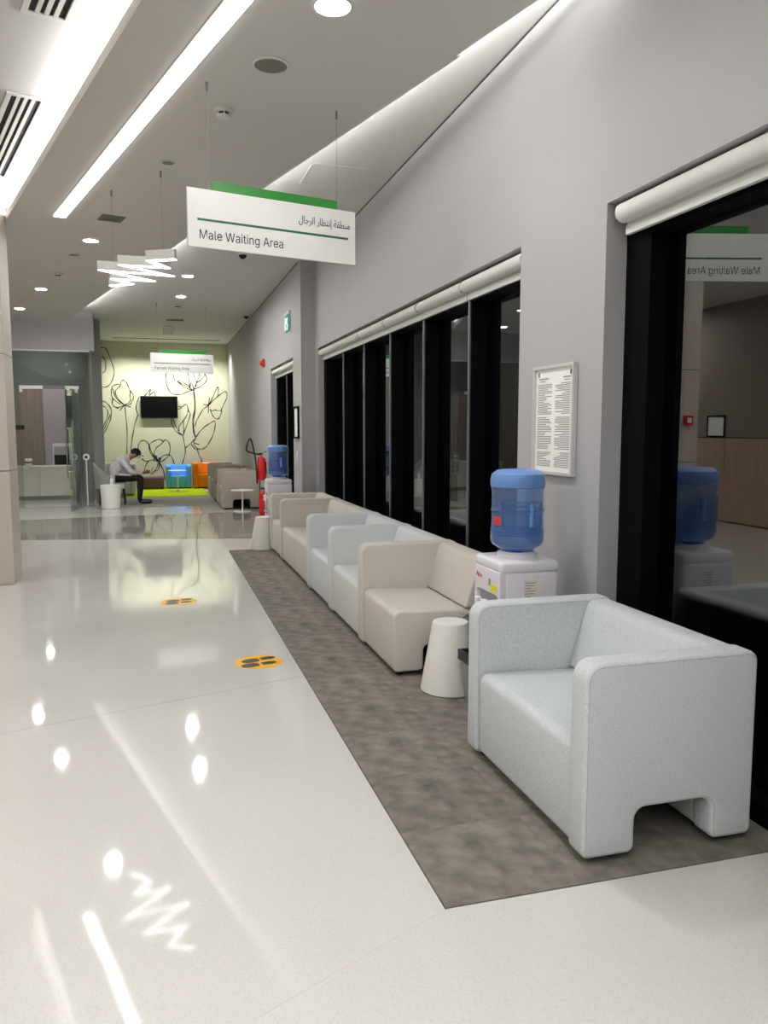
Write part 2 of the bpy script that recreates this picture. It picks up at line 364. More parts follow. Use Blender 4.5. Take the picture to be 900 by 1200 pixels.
# flower mural strokes: points (x, z) on the wall, in metres
MURAL = [
 [(-1.36,3.63),(-1.24,3.66),(-1.17,3.63),(-1.09,3.43),(-1.01,3.18),(-0.99,3.04),(-1.03,2.85),(-1.12,2.7),(-1.22,2.64),(-1.33,2.65)],
 [(-1.29,3.42),(-1.21,3.37),(-1.19,3.23),(-1.21,3.06),(-1.28,3.01)],
 [(-1.33,2.28),(-1.24,2.26),(-1.14,2.16),(-1.09,2.02),(-1.12,1.82),(-1.17,1.69),(-1.26,1.51),(-1.31,1.44)],
 [(-1.33,2.16),(-1.24,2.12),(-1.18,2.0),(-1.21,1.84),(-1.26,1.71),(-1.32,1.57)],
 [(-1.12,1.94),(-1.18,1.8),(-1.24,1.65),(-1.32,1.51)],
 [(-0.76,2.18),(-0.9,2.32),(-0.97,2.46),(-0.96,2.57),(-0.86,2.67),(-0.82,2.79),(-0.77,2.83),(-0.7,2.78),(-0.65,2.66),(-0.61,2.54),(-0.62,2.38),(-0.6,2.32),(-0.66,2.24),(-0.76,2.18)],
 [(-0.76,2.18),(-0.91,2.3),(-1.0,2.44),(-1.02,2.57),(-1.06,2.61),(-1.02,2.68),(-0.93,2.72),(-0.85,2.71)],
 [(-1.06,2.61),(-1.08,2.47),(-1.05,2.36),(-0.97,2.28),(-0.86,2.2)],
 [(-1.05,2.36),(-1.06,2.22),(-1.01,2.14),(-0.92,2.12),(-0.76,2.18)],
 [(-0.61,2.56),(-0.55,2.48),(-0.53,2.38),(-0.57,2.28),(-0.6,2.22),(-0.69,2.18),(-0.76,2.18)],
 [(-0.76,2.18),(-0.6,2.13)],
 [(-0.76,2.18),(-0.96,2.09)],
 [(-0.76,2.18),(-0.88,2.04)],
 [(-0.75,2.16),(-0.74,1.94),(-0.72,1.63),(-0.72,1.35),(-0.74,0.91)],
 [(-0.38,2.4),(-0.44,2.26),(-0.47,2.1),(-0.43,1.95),(-0.39,1.9)],
 [(-0.43,1.92),(-0.51,1.71),(-0.56,1.47),(-0.61,1.23),(-0.64,0.91)],
 [(-0.25,2.42),(-0.18,2.5),(-0.09,2.6),(-0.14,2.44)],
 [(-0.12,2.44),(-0.01,2.53),(0.03,2.43)],
 [(0.33,3.06),(0.3,2.88),(0.33,2.7),(0.42,2.52),(0.57,2.47),(0.71,2.48),(0.86,2.55),(1.02,2.59)],
 [(0.49,3.02),(0.54,2.84),(0.62,2.81),(0.78,2.72),(0.93,2.64),(1.02,2.59)],
 [(0.62,2.81),(0.66,2.84),(0.78,2.78),(0.91,2.69)],
 [(0.62,2.8),(0.76,2.68),(0.91,2.61),(1.02,2.58)],
 [(0.87,3.07),(0.9,2.94),(0.91,2.75),(0.93,2.64),(1.02,2.59)],
 [(0.93,2.64),(0.95,2.79),(1.0,2.71),(1.02,2.59)],
 [(1.02,3.05),(1.05,2.92),(1.1,2.79),(1.05,2.69),(1.02,2.59)],
 [(1.2,3.08),(1.16,2.94),(1.1,2.79)],
 [(1.1,2.79),(1.23,2.88),(1.32,3.01),(1.3,3.06)],
 [(1.32,3.02),(1.37,2.94),(1.36,2.85),(1.27,2.74),(1.16,2.67),(1.04,2.62)],
 [(1.1,2.79),(1.08,2.69),(1.03,2.59)],
 [(1.02,2.59),(1.02,2.44),(1.04,2.26),(1.03,2.08),(0.99,1.89),(0.97,1.71),(0.99,1.48),(1.02,1.33)],
 [(1.03,2.55),(1.05,2.23),(1.04,2.03),(1.01,1.85),(0.99,1.66),(1.01,1.48),(1.05,1.33)],
 [(1.03,1.62),(1.07,1.76),(1.14,1.89),(1.25,2.08),(1.39,2.18)],
 [(1.4,2.19),(1.53,2.44),(1.65,2.69),(1.67,2.54),(1.64,2.42)],
 [(1.4,2.19),(1.53,2.33),(1.65,2.43),(1.79,2.54),(1.87,2.56),(1.9,2.43),(1.84,2.29),(1.77,2.15),(1.73,2.06),(1.75,2.05),(1.73,1.98),(1.67,1.85),(1.59,1.83),(1.51,1.91),(1.44,2.08)],
 [(1.44,2.1),(1.48,2.04),(1.57,2.07),(1.64,2.05),(1.73,2.06)],
 [(1.26,2.22),(1.4,2.2)],
 [(1.43,2.4),(1.4,2.19)],
 [(1.4,2.19),(1.39,1.99)],
 [(1.05,1.33),(1.15,1.48),(1.29,1.62),(1.43,1.71),(1.53,1.77),(1.57,1.73),(1.55,1.57),(1.5,1.39),(1.39,1.18),(1.3,1.07),(1.19,1.01),(1.07,1.04),(0.99,1.17),(1.05,1.32)],
 [(0.92,1.15),(1.03,1.01),(1.14,1.03)],
 [(0.99,1.18),(1.13,1.14)],
 [(1.08,1.01),(1.11,0.88),(1.18,0.72),(1.2,0.58),(1.21,0.33)],
 [(1.01,1.29),(0.92,1.18),(0.8,1.08),(0.76,1.04)],
 [(0.71,1.38),(0.73,1.23),(0.76,1.05),(0.75,0.86),(0.67,0.61),(0.64,0.4)],
 [(0.71,1.38),(0.59,1.5),(0.5,1.71),(0.45,1.87)],
 [(0.71,1.38),(0.55,1.48),(0.44,1.66),(0.41,1.84)],
 [(0.62,1.5),(0.61,1.62),(0.73,1.78),(0.83,1.94),(0.86,2.07),(0.83,2.2),(0.77,2.2),(0.68,2.12),(0.6,2.08)],
 [(0.73,1.39),(0.73,1.57),(0.73,1.78)],
 [(0.72,1.41),(0.8,1.62),(0.89,1.85),(0.91,1.98),(0.86,2.05)],
 [(0.6,2.16),(0.69,2.15)],
 [(-0.45,0.99),(-0.44,1.14),(-0.36,1.24),(-0.27,1.25),(-0.19,1.17),(-0.11,0.94),(-0.02,0.76)],
 [(0.06,0.69),(-0.11,0.87),(-0.17,1.05),(-0.14,1.17),(-0.05,1.23),(0.08,1.28),(0.19,1.23),(0.12,1.14),(0.01,1.05),(-0.05,0.89),(0.06,0.7)],
 [(0.19,1.22),(0.26,1.27),(0.34,1.19),(0.37,1.05),(0.34,0.89),(0.31,0.82),(0.15,0.7),(0.06,0.68)],
 [(0.09,0.7),(0.15,0.82),(0.27,0.87),(0.38,0.84),(0.44,0.71),(0.47,0.57)],
 [(0.06,0.69),(-0.09,0.73),(-0.2,0.7),(-0.29,0.55),(-0.31,0.4)],
 [(-0.37,0.78),(-0.29,0.71),(-0.2,0.71)],
 [(0.05,0.66),(0.01,0.53),(-0.05,0.44),(-0.14,0.34)],
 [(0.08,0.66),(0.06,0.5),(-0.03,0.43)],
 [(0.07,0.68),(0.15,0.53),(0.19,0.39),(0.21,0.2)],
 [(0.06,0.68),(0.16,0.5),(0.2,0.34),(0.22,0.17)],
 [(-0.07,0.73),(0.01,0.85),(0.02,0.73),(0.1,0.8),(0.06,0.68)],
]
# ================================================================ THE SETTING
XW = 2.12; XF = 1.93; YJ = 10.82; YB = 22.1; ZC = 3.82; Z1 = 3.62; ZH = 2.63; XL = -4.5; YR = -5.0
# ---- floor
b = MB().box(XL, 2.5, YR, 22.3, -0.12, -0.012); floor = struct(b.build('floor', 'grout'), 'polished pale terrazzo floor with a dark band', 'floor')
def slab(poly, m, name='slab', z0=-0.03, z1=0.0, gap=0.0003):
    p = offset_in(ccw(poly), gap)
    o = MB().prism(p, z0, z1, 'z').build(name, m, floor); return o
slab([(XL, YR), (2.5, YR), (2.5, 2.28), (0.86, 2.28), (XL, -0.32)], 'terrazzo')
slab([(0.86, 2.28), (0.86, 4.83), (XL, 3.15), (XL, -0.32)], 'terrazzo')
slab([(0.86, 4.83), (0.86, 10.26), (XW+.3, 10.26), (XW+.3, YJ), (XF, 11.15), (XL, 12.64), (XL, 3.15)], 'terrazzo')
slab([(XF+.3, 11.08), (XF+.3, 15.0), (0.8, 14.98), (-0.37, 14.95), (XL, 14.4), (XL, 12.64)], 'dark_terrazzo', 'dark_slab')
slab([(0.8, 14.98), (0.8, 16.5), (-1.1, 16.55), (-1.1, 22.2), (XL, 22.2), (XL, 14.4), (-0.37, 14.95)], 'terrazzo')
jl = [(XL, 3.15), (0.86, 4.83)]; dv = (Vector(jl[1])-Vector(jl[0])).normalized(); nvv = Vector((-dv.y, dv.x))*.0022
MB().prism([tuple(Vector(jl[0])+nvv), tuple(Vector(jl[1])+nvv), tuple(Vector(jl[1])-nvv), tuple(Vector(jl[0])-nvv)], -.02, .0004).build('joint_strip', 'joint_grey', floor)
# ---- carpet runner of half-metre tiles beside the windows, and the far carpet
b = MB().box(0.862, 2.30, 2.282, 10.258, -0.028, -0.006)
carpet = struct(b.build('carpet', 'grout'), 'grey mottled carpet tile runner under the armchairs', 'carpet')
xs = [0.862, 1.36, 1.86, 2.30]; ys = [2.282+0.4985*i for i in range(17)]
tiles = {}
for i in range(3):
    for j in range(16):
        w = xs[i+1]-xs[i]; d = ys[j+1]-ys[j]
        if i not in tiles:
            tiles[i] = MB().box(0.0005, w-0.0005, 0.0005, d-0.0005, -0.006, 0.004)
            o = tiles[i].build('carpet_tile', 'carpet_pile', carpet, loc=(xs[i], ys[j], 0)); tiles[i] = o
        else:
            o = tiles[i].copy(); COL.objects.link(o); o.location = (xs[i], ys[j], 0)
b = MB().prism([(0.802, 14.985), (XF, 15.0), (XF, YB), (-1.098, YB), (-1.098, 16.552), (0.802, 16.502)], -0.028, 0.004)
struct(b.build('carpet_far', 'carpet_pile_far'), 'grey carpet of the far waiting area', 'carpet')
# ---- right wall with its openings
b = MB()
b.box(XW, 2.32, 3.5, 4.44, 0, ZH)                 # pier with the notice
b.box(XW, 2.32, YR, YJ, ZH, ZC)                   # wall over the windows
b.box(XW, 2.32, 10.60, YJ, 0, ZH)
b.box(XW, 2.32, YR, 0.2, 0, ZH)
struct(b.build('wall_right', 'wall_paint'), 'light grey plaster wall over the night windows', 'wall')
b = MB()
b.box(XF, 2.30, YJ, 11.5, 0, ZC); b.box(XF, 2.30, 11.5, 13.8, 2.58, ZC); b.box(XF, 2.30, 13.8, YB+.2, 0, ZC)
struct(b.build('wall_right_far', 'wall_paint'), 'light grey wall standing forward beside the far waiting area', 'wall')
# thin dark shadow gaps between walls and ceiling
struct(MB().box(XW-.004, XW+.01, YR, YJ-.002, ZC-.014, ZC-.002).build('trim_1', 'shadow_gap'), 'dark shadow gap line along the top of the window wall', 'trim')
struct(MB().box(XF-.004, XF+.01, YJ+.2, YB-.002, ZC-.014, ZC-.002).build('trim_2', 'shadow_gap'), 'dark shadow gap line along the far wall top', 'trim')
# ---- mural wall, dividing wall, column, left lobby walls
wb = struct(MB().box(-1.32, 2.30, YB, YB+.2, 0, ZC).build('wall_back', 'mural_wall_paint'), 'pale lime wall with line drawn flowers', 'wall')
struct(MB().box(-1.48, -1.32, 17.95, YB+.2, 0, ZC).build('wall_divider', 'concrete_grey'), 'grey dividing wall beside the glass room', 'wall')
struct(MB().box(-1.228, -1.056, 17.72, 17.95, 0, ZC).build('wall_column', 'concrete_grey'), 'narrow grey column between glass room and waiting area', 'column')
struct(MB().box(XL-.2, XL, YR, 22.3, 0, ZC).build('wall_left', 'lobby_wall'), 'taupe lobby wall reflected in the big window', 'wall')
struct(MB().box(XL, 2.32, YR-.2, YR, 0, ZC).build('wall_rear', 'lobby_wall'), 'lobby wall behind the viewer', 'wall')
# wood panelling on the lobby wall, seen in the window reflection
pw = struct(MB().box(XL+.001, XL+.012, 4.0, 16.0, 0.0, 1.42).build('wall_left_panelling', 'shadow_gap'), 'wood panelled dado of the lobby wall', 'panelling')
p0 = None
for i in range(10):
    if p0 is None: p0 = MB().box(0.012, 0.035, 0.004, 1.196, 0.02, 1.40, 0.003).build('panel', 'wood_panel', pw, loc=(XL, 4.0, 0)); continue
    o = p0.copy(); COL.objects.link(o); o.location = (XL, 4.0+1.2*i, 0)
# clad pillar on the left edge of the view
pil = struct(MB().box(-1.88, -1.412, 8.575, 9.02, 0, ZC).build('wall_pillar', 'shadow_gap'), 'pale stone clad pillar at the left edge', 'pillar')
for z0, z1 in ((0.0, 1.135), (1.141, 2.28), (2.286, ZC)):
    MB().box(-1.895, -1.397, 8.56, 9.035, z0+.002, z1, 0.003).build('cladding_panel', 'clad_panel', pil)
# ---- ceilings
struct(MB().box(XL-.2, 2.5, YR-.2, YB+.2, ZC, ZC+.15).build('ceiling', 'upper_ceiling_paint'), 'raised white ceiling', 'ceiling')
RX = lambda y: 0.95-0.268*(y-7.06)
LX = lambda y: -0.01-0.295*(y-4.27)
poly = [(XW-.002, -2.93), (XW-.002, 2.70), (RX(16.0), 16.0), (XL, 16.22), (XL, 10.05), (LX(9.15), 9.15)]
low = struct(MB().prism(poly, Z1, Z1+.07).build('ceiling_lower', 'ceiling_paint'), 'suspended grey ceiling with slanting edges', 'ceiling')
# box outlines along a slanting ceiling edge
def edge_box(fx, y0, y1, off, w, z0, z1):
    d = Vector((fx(y1)-fx(y0), y1-y0)).normalized(); n = Vector((d.y, -d.x))
    a = Vector((fx(y0), y0))+n*off; c = Vector((fx(y1), y1))+n*off
    return [(a.x, a.y), (c.x, c.y), (c.x+n.x*w, c.y+n.y*w), (a.x+n.x*w, a.y+n.y*w)], z0, z1
# hall-side cove strip (lies left of the lip on a ledge) and wall-side cove strip
q, z0, z1 = edge_box(LX, -2.8, 9.1, 0.03, 0.05, Z1+.072, Z1+.092)
o = thing('cove_light_strip', 'long bright cove light strip along the left ceiling edge', 'light strip', (LX(4.0), 4.0, Z1+.07))
MB().prism([(u-LX(4.0), v-4.0) for u, v in q], .002, .008).build('channel', 'aluminium', o)
MB().prism([(u-LX(4.0), v-4.0) for u, v in q], .0085, .02).build('diffuser', 'cove_glow_hall', o)
q, z0, z1 = edge_box(RX, 2.9, 15.9, -0.08, 0.05, Z1+.072, Z1+.092)
o = thing('cove_light_strip', 'cove light strip along the ceiling edge by the windows', 'light strip', (RX(7.0), 7.0, Z1+.07))
MB().prism([(u-RX(7.0), v-7.0) for u, v in q], .002, .008).build('channel', 'aluminium', o)
MB().prism([(u-RX(7.0), v-7.0) for u, v in q], .0085, .02).build('diffuser', 'cove_glow_wall', o)
q, z0, z1 = edge_box(RX, 2.72, 15.98, -0.012, 0.010, Z1+.07, Z1+.091)
MB().prism(q, Z1+.0702, Z1+.091).build('added_cove_baffle', 'ceiling_paint', low)  # thin baffle added to keep direct cove light off the window wall
o = thing('cove_light_strip', 'cove light strip along the ceiling end facing the glass room bulkhead', 'light strip', (-2.0, 15.95, Z1+.07))
MB().box(-2.4, .45, 0, .05, .002, .008).build('channel', 'aluminium', o); MB().box(-2.4, .45, 0, .05, .0085, .02).build('diffuser', 'cove_glow_end', o)
# pale lip profile along the window-side edge
q, z0, z1 = edge_box(RX, 4.38, 8.0, 0.0, 0.035, Z1+.004, Z1+.03)
struct(MB().prism(q, Z1+.006, Z1+.03).build('trim_3', 'fitting_white'), 'white lip profile on the slanting ceiling edge', 'trim')
# ---- glass room front: bulkhead and glass
YG = 16.87
struct(MB().box(XL, -1.12, YG, YG+.15, 3.09, ZC).build('wall_bulkhead', 'wall_paint'), 'grey bulkhead over the glass room', 'wall')
gp = struct(MB().box(XL, -1.21, YG-.02, YG+.06, 3.06, 3.09).build('window_4', 'aluminium'), 'frameless glass front of the reception room', 'glass front')
for x0, x1, z0, z1 in ((-1.445, -1.215, 0.01, 3.06), (-2.50, -1.45, 2.40, 3.06), (-3.5, -2.505, 0.01, 3.06), (XL, -3.505, .01, 3.06)):
    MB().box(x0, x1, YG, YG+.012, z0, z1).build('pane', 'partition_glass', gp)
MB().box(-2.51, -2.09, YG-.02, YG+.03, 2.33, 2.395, .004).build('patch_fitting', 'white_plastic', gp)
MB().box(-2.51, -2.46, YG-.02, YG+.03, 2.27, 2.335, .004).build('patch_fitting', 'white_plastic', gp)
MB().box(-1.68, -1.43, YG-.02, YG+.03, 2.33, 2.395, .004).build('patch_fitting', 'white_plastic', gp)
MB().box(XL, -1.215, YG-.01, YG+.02, 0.001, 0.012).build('floor_channel', 'steel', gp)
MB().lathe([(0.0, -.006), (.065, -.006), (.065, .006), (0, .006)], 24, Matrix.Translation((-1.34, YG-.012, 1.0)) @ Matrix.Rotation(PI/2, 4, 'X')).build('round_sticker', 'white_plastic', gp)
MB().lathe([(0.0, -.004), (.03, -.004), (.03, .004), (0, .004)], 16, Matrix.Translation((-1.34, YG-.02, 1.0)) @ Matrix.Rotation(PI/2, 4, 'X')).build('sticker_mark', 'print_black', gp)
MB().tube([(-1.34, YG-.014, .02), (-1.34, YG-.014, .94)], .012, 8).build('door_stop_rod', 'white_plastic', gp)
# open glass door leaf, nearly edge on
dr = thing('door_1', 'open glass door leaf with long steel pull handles', 'door', (-1.46, YG-.03, 0)); struct(dr)
ang = math.atan2(15.93-(YG-.03), -1.56+1.46)
M = Matrix.Rotation(ang, 4, 'Z')
MB().box(0.0, .93, -.006, .006, .015, 2.32, M=M).build('pane', 'partition_glass', dr)
MB().box(0.0, .93, -.012, .012, .005, .09, M=M).build('bottom_rail', 'steel', dr)
MB().box(0.0, .16, -.014, .014, 2.26, 2.33, M=M).build('patch_fitting', 'white_plastic', dr)
for s in (-1, 1):
    h = MB().tube([(.82, s*.06, .62), (.82, s*.06, 1.7)], .014, 10, M=M)
    for z in (.75, 1.57): h.tube([(.82, 0, z), (.82, s*.06, z)], .009, 8, M=M)
    h.build('pull_handle', 'steel', dr, True)
# ---- windows: black frames, mullions, panes
def night_window(name, label, y0, y1, z1, xf, xg, mull, edge=0.12, near_edge=None):
    w = struct(MB().box(xf-.001, xg+.06, y0, y1, z1-.10, z1).build(name, 'black_frame'), label, 'window')
    MB().box(xf, xg+.06, y0, y1, 0.0, .09).build('bottom_rail', 'black_frame', w)
    MB().box(xf, xg+.06, y1-edge, y1, .09, z1-.10).build('jamb_frame', 'black_frame', w)
    MB().box(xf, xg+.06, y0, y0+(near_edge or .05), .09, z1-.10).build('jamb_frame', 'black_frame', w)
    for y in mull:
        f = MB().box(xf+.006, xg+.06, y-.03, y+.03, .09, z1-.10).build('mullion', 'black_frame', w)
        MB().box(xf-.004, xf+.006, y-.014, y+.014, .09, z1-.06).build('mullion_edge', 'mullion_edge', f)
    ys = [y0+(near_edge or .05)]+[m for m in mull]+[y1-edge]
    for a, c in zip(ys[:-1], ys[1:]):
        MB().box(xg, xg+.012, a+(.03 if a in mull else 0), c-(.03 if c in mull else 0), .09, z1-.10).build('pane', 'night_glass', w)
    return w
night_window('window_1', 'long row of black framed night windows behind the armchair row', 4.44, 10.60, 2.56, 2.20, 2.32, [5.44, 6.46, 7.46, 8.46, 9.46])
night_window('window_2', 'big black framed night window behind the nearest armchair', 0.2, 3.5, 2.56, 2.235, 2.33, [], .20)
night_window('window_3', 'black framed night window in the far wall', 11.5, 13.8, 2.50, 2.03, 2.12, [12.7])
struct(MB().box(2.6, 16, -8, 26, -.2, -.02).build('ground_outside', 'asphalt'), 'dark ground outside the windows', 'ground')
# roller blinds, rolled up under the window head
def blind(label, y0, y1, x, z, group, r=.043):
    t = thing('roller_blind', label, 'blind', (x, y0, z), 0, group)
    d = y1-y0
    MB().lathe([(r*.55, .018), (r, .018), (r, d-.018), (r*.55, d-.018)], 24, Matrix.Rotation(-PI/2, 4, 'X')).build('roll', 'blind_fabric', t, True)
    MB().box(.02, .045, .008, d-.008, -r-.052, -r-.008, .004).build('bottom_rail', 'blind_fabric', t)
    MB().box(.028, .034, .01, d-.01, -r-.012, 0).build('hem', 'blind_fabric', t)
    for y in (0.0, d-.006): MB().box(-.03, .035, y, y+.006, -.036, .048).build('bracket', 'fitting_grey', t)
order = ['nearest', 'second nearest', 'third', 'fourth', 'fifth', 'farthest']
my = [4.445, 5.455, 6.46, 7.46, 8.46, 9.46, 10.598]
for i in range(6):
    blind('rolled white roller blind, %s of the row over the long windows' % order[i], my[i], my[i+1], 2.165, 2.565, 'blinds over the long window row')
blind('large rolled white roller blind over the big window by the nearest armchair', 0.22, 3.455, 2.17, 2.572, None, .046)
blind('small rolled white roller blind over the far window', 12.7, 13.78, 1.985, 2.51, 'blinds over the far window')
blind('small rolled white roller blind over the near half of the far window', 11.52, 12.7, 1.985, 2.51, 'blinds over the far window')
# ================================================================ ARMCHAIRS
def seat_unit(name, label, W, arms, cloth, loc, rz=0.0, group=None, cat='armchair', seams=True):
    """local x: front 0 .. rear .72 ; y: 0 .. W ; arms: (near y=0, far y=W)"""
    t = thing(name, label, cat, loc, rz, group)
    AT = .112
    arm = rnd_poly([(-.012, .03, .03), (.205, .03, .03), (.205, .195, .045), (.535, .195, .045), (.535, .03, .03), (.72, .03, .03), (.72, .74, .045), (-.012, .74, .068)], 6)
    y0 = AT if arms[0] else 0.0; y1 = W-AT if arms[1] else W
    seat = rnd_poly([(.004, .035, .03), (.20, .035, .03), (.20, .20, .04), (.536, .20, .02), (.536, .405, .01), (.004, .425, .045)], 5)
    s = MB().prism(seat, y0+.002, y1-.002, 'y', .016).build('seat', cloth, t, True)
    back = rnd_poly([(.539, .035, .03), (.715, .035, .03), (.715, .735, .045), (.575, .735, .05), (.478, .418, .008), (.539, .41, .004)], 5)
    MB().prism(back, y0+.002, y1-.002, 'y', .011).build('backrest', cloth, t, True)
    for k, on in enumerate(arms):
        if not on: continue
        a0 = 0.0 if k == 0 else W-AT
        a = MB().prism(arm, a0, a0+AT, 'y', .018).build('armrest', cloth, t, True)
        if seams:
            for yy in (a0+.002, a0+AT-.002):
                ring = offset_in(ccw(arm), .013)
                MB().tube([(u, yy, w) for u, w in ring], .0016, 5, True).build('seam', 'seam_thread', a)
    for fx in (.06, .64):
        for fy in (.07, W-.07):
            MB().lathe([(.020, .0045), (.022, .012), (.022, .0345), (.015, .036)], 14, c=(fx, fy)).build('foot', 'black_plastic', t, True)
    return t
XS = 1.385
seat_unit('armchair', 'pale blue-grey fabric armchair with two arms, nearest in the foreground', 1.09, (1, 1), 'fabric_blue_grey', (1.418, 2.365, 0)).scale = (.975, 1, 1)
row = [(4.62, 5.49, 1, 'fabric_beige', 'beige armchair beside the white cone table, nearest of the row'),
       (5.50, 6.53, 1, 'fabric_ice', 'whitish grey armchair between the nearest beige one and the pale blue one'),
       (6.54, 7.53, 1, 'fabric_pale_blue', 'pale blue armchair in the middle of the row'),
       (7.54, 8.29, 0, 'fabric_beige', 'armless beige seat right behind the pale blue armchair'),
       (8.30, 9.26, 1, 'fabric_beige', 'beige armchair second from the far end of the row'),
       (9.27, 10.10, 1, 'fabric_beige', 'beige armchair at the far end of the row by the far water cooler')]
for a, c, arm, cl, lab in row:
    seat_unit('armchair', lab, c-a, (0, arm), cl, (XS, a, 0), 0, 'armchairs in a row under the windows', 'armchair', seams=False)
# far row of grey armchairs
fl = ['grey armchair behind the thin white pedestal table, nearest of the far row', 'grey armchair second in the far row', 'grey armchair third in the far row', 'grey armchair last in the far row near the orange chair']
for i in range(4):
    seat_unit('armchair', fl[i], 1.06, (1, 1 if i == 3 else 0), 'fabric_warm_grey', (1.20, 15.45+1.075*i, .0045), 0, 'grey armchairs in the far row', 'armchair', seams=False)

# ================================================================ SIDE TABLES AND BIN
def cone_table(label, loc, rb=.175, rt=.104, h=.415):
    t = thing('side_table', label, 'side table', loc)
    MB().lathe([(rb-.012, 0), (rb, .006), (rb-.002, .02), (rt+.004, h-.02), (rt+.001, h-.005), (rt-.002, h-.003)], 48).build('cone_body', 'table_white', t, True)
    MB().lathe([(0, h-.006), (rt-.006, h-.006), (rt-.002, h-.002), (rt-.012, h), (0, h)], 48).build('top', 'table_white', t, True)
cone_table('white cone shaped side table between nearest armchair and beige armchair', (1.65, 4.33, .0045))
cone_table('white cone shaped side table at the far end of the armchair row', (1.315, 10.29, .001), .172, .10, .42)
def pedestal_table(label, loc, h=.41, r=.215):
    t = thing('pedestal_table', label, 'table', loc)
    MB().lathe([(0, 0), (r*.78, 0), (r*.78, .006), (.03, .012), (0, .012)], 36).build('base', 'table_white', t, True)
    MB().tube([(0, 0, .01), (0, 0, h-.012)], .016, 12).build('stem', 'table_white', t, True)
    MB().lathe([(0, h-.014), (r-.01, h-.014), (r, h-.007), (r-.004, h), (0, h)], 40).build('top', 'table_white', t, True)
pedestal_table('thin white round pedestal table in front of the far grey row', (1.54, 15.05, .0045))
pedestal_table('white round pedestal table on the green rug before blue chair', (.50, 20.45, .012), .52, .23)
# waste bin beside the cooler
t = thing('waste_bin', 'small grey waste bin with black rim behind the nearest armchair beside the white cone table', 'bin', (1.735, 4.04, .0045), 0)
q = lambda h, k: [(-h, -k), (h, -k), (h, k), (-h, k)]
def taper(w0, d0, w1, d1, h, th=.004):
    b = MB(); vs = []
    for (w, d, z) in ((w0, d0, 0), (w1, d1, h), (w1-th, d1-th, h), (w0-th, d0-th, th)):
        vs += [(x, y, z) for x, y in q(w, d)]
    fs = [(0, 1, 2, 3)]
    for k in range(3):
        for i in range(4):
            j = (i+1) % 4; fs.append((k*4+i, k*4+j, (k+1)*4+j, (k+1)*4+i))
    fs.append((15, 14, 13, 12)); b.add(vs, fs); return b
taper(.08, .055, .112, .072, .28).build('body', 'bin_plastic', t)
rim = MB()
for x0, x1, y0, y1 in ((-.118, .118, -.078, -.062), (-.118, .118, .062, .078), (-.118, -.1, -.062, .062), (.1, .118, -.062, .062)):
    rim.box(x0, x1, y0, y1, .25, .305)
rim.build('rim', 'black_plastic', t)

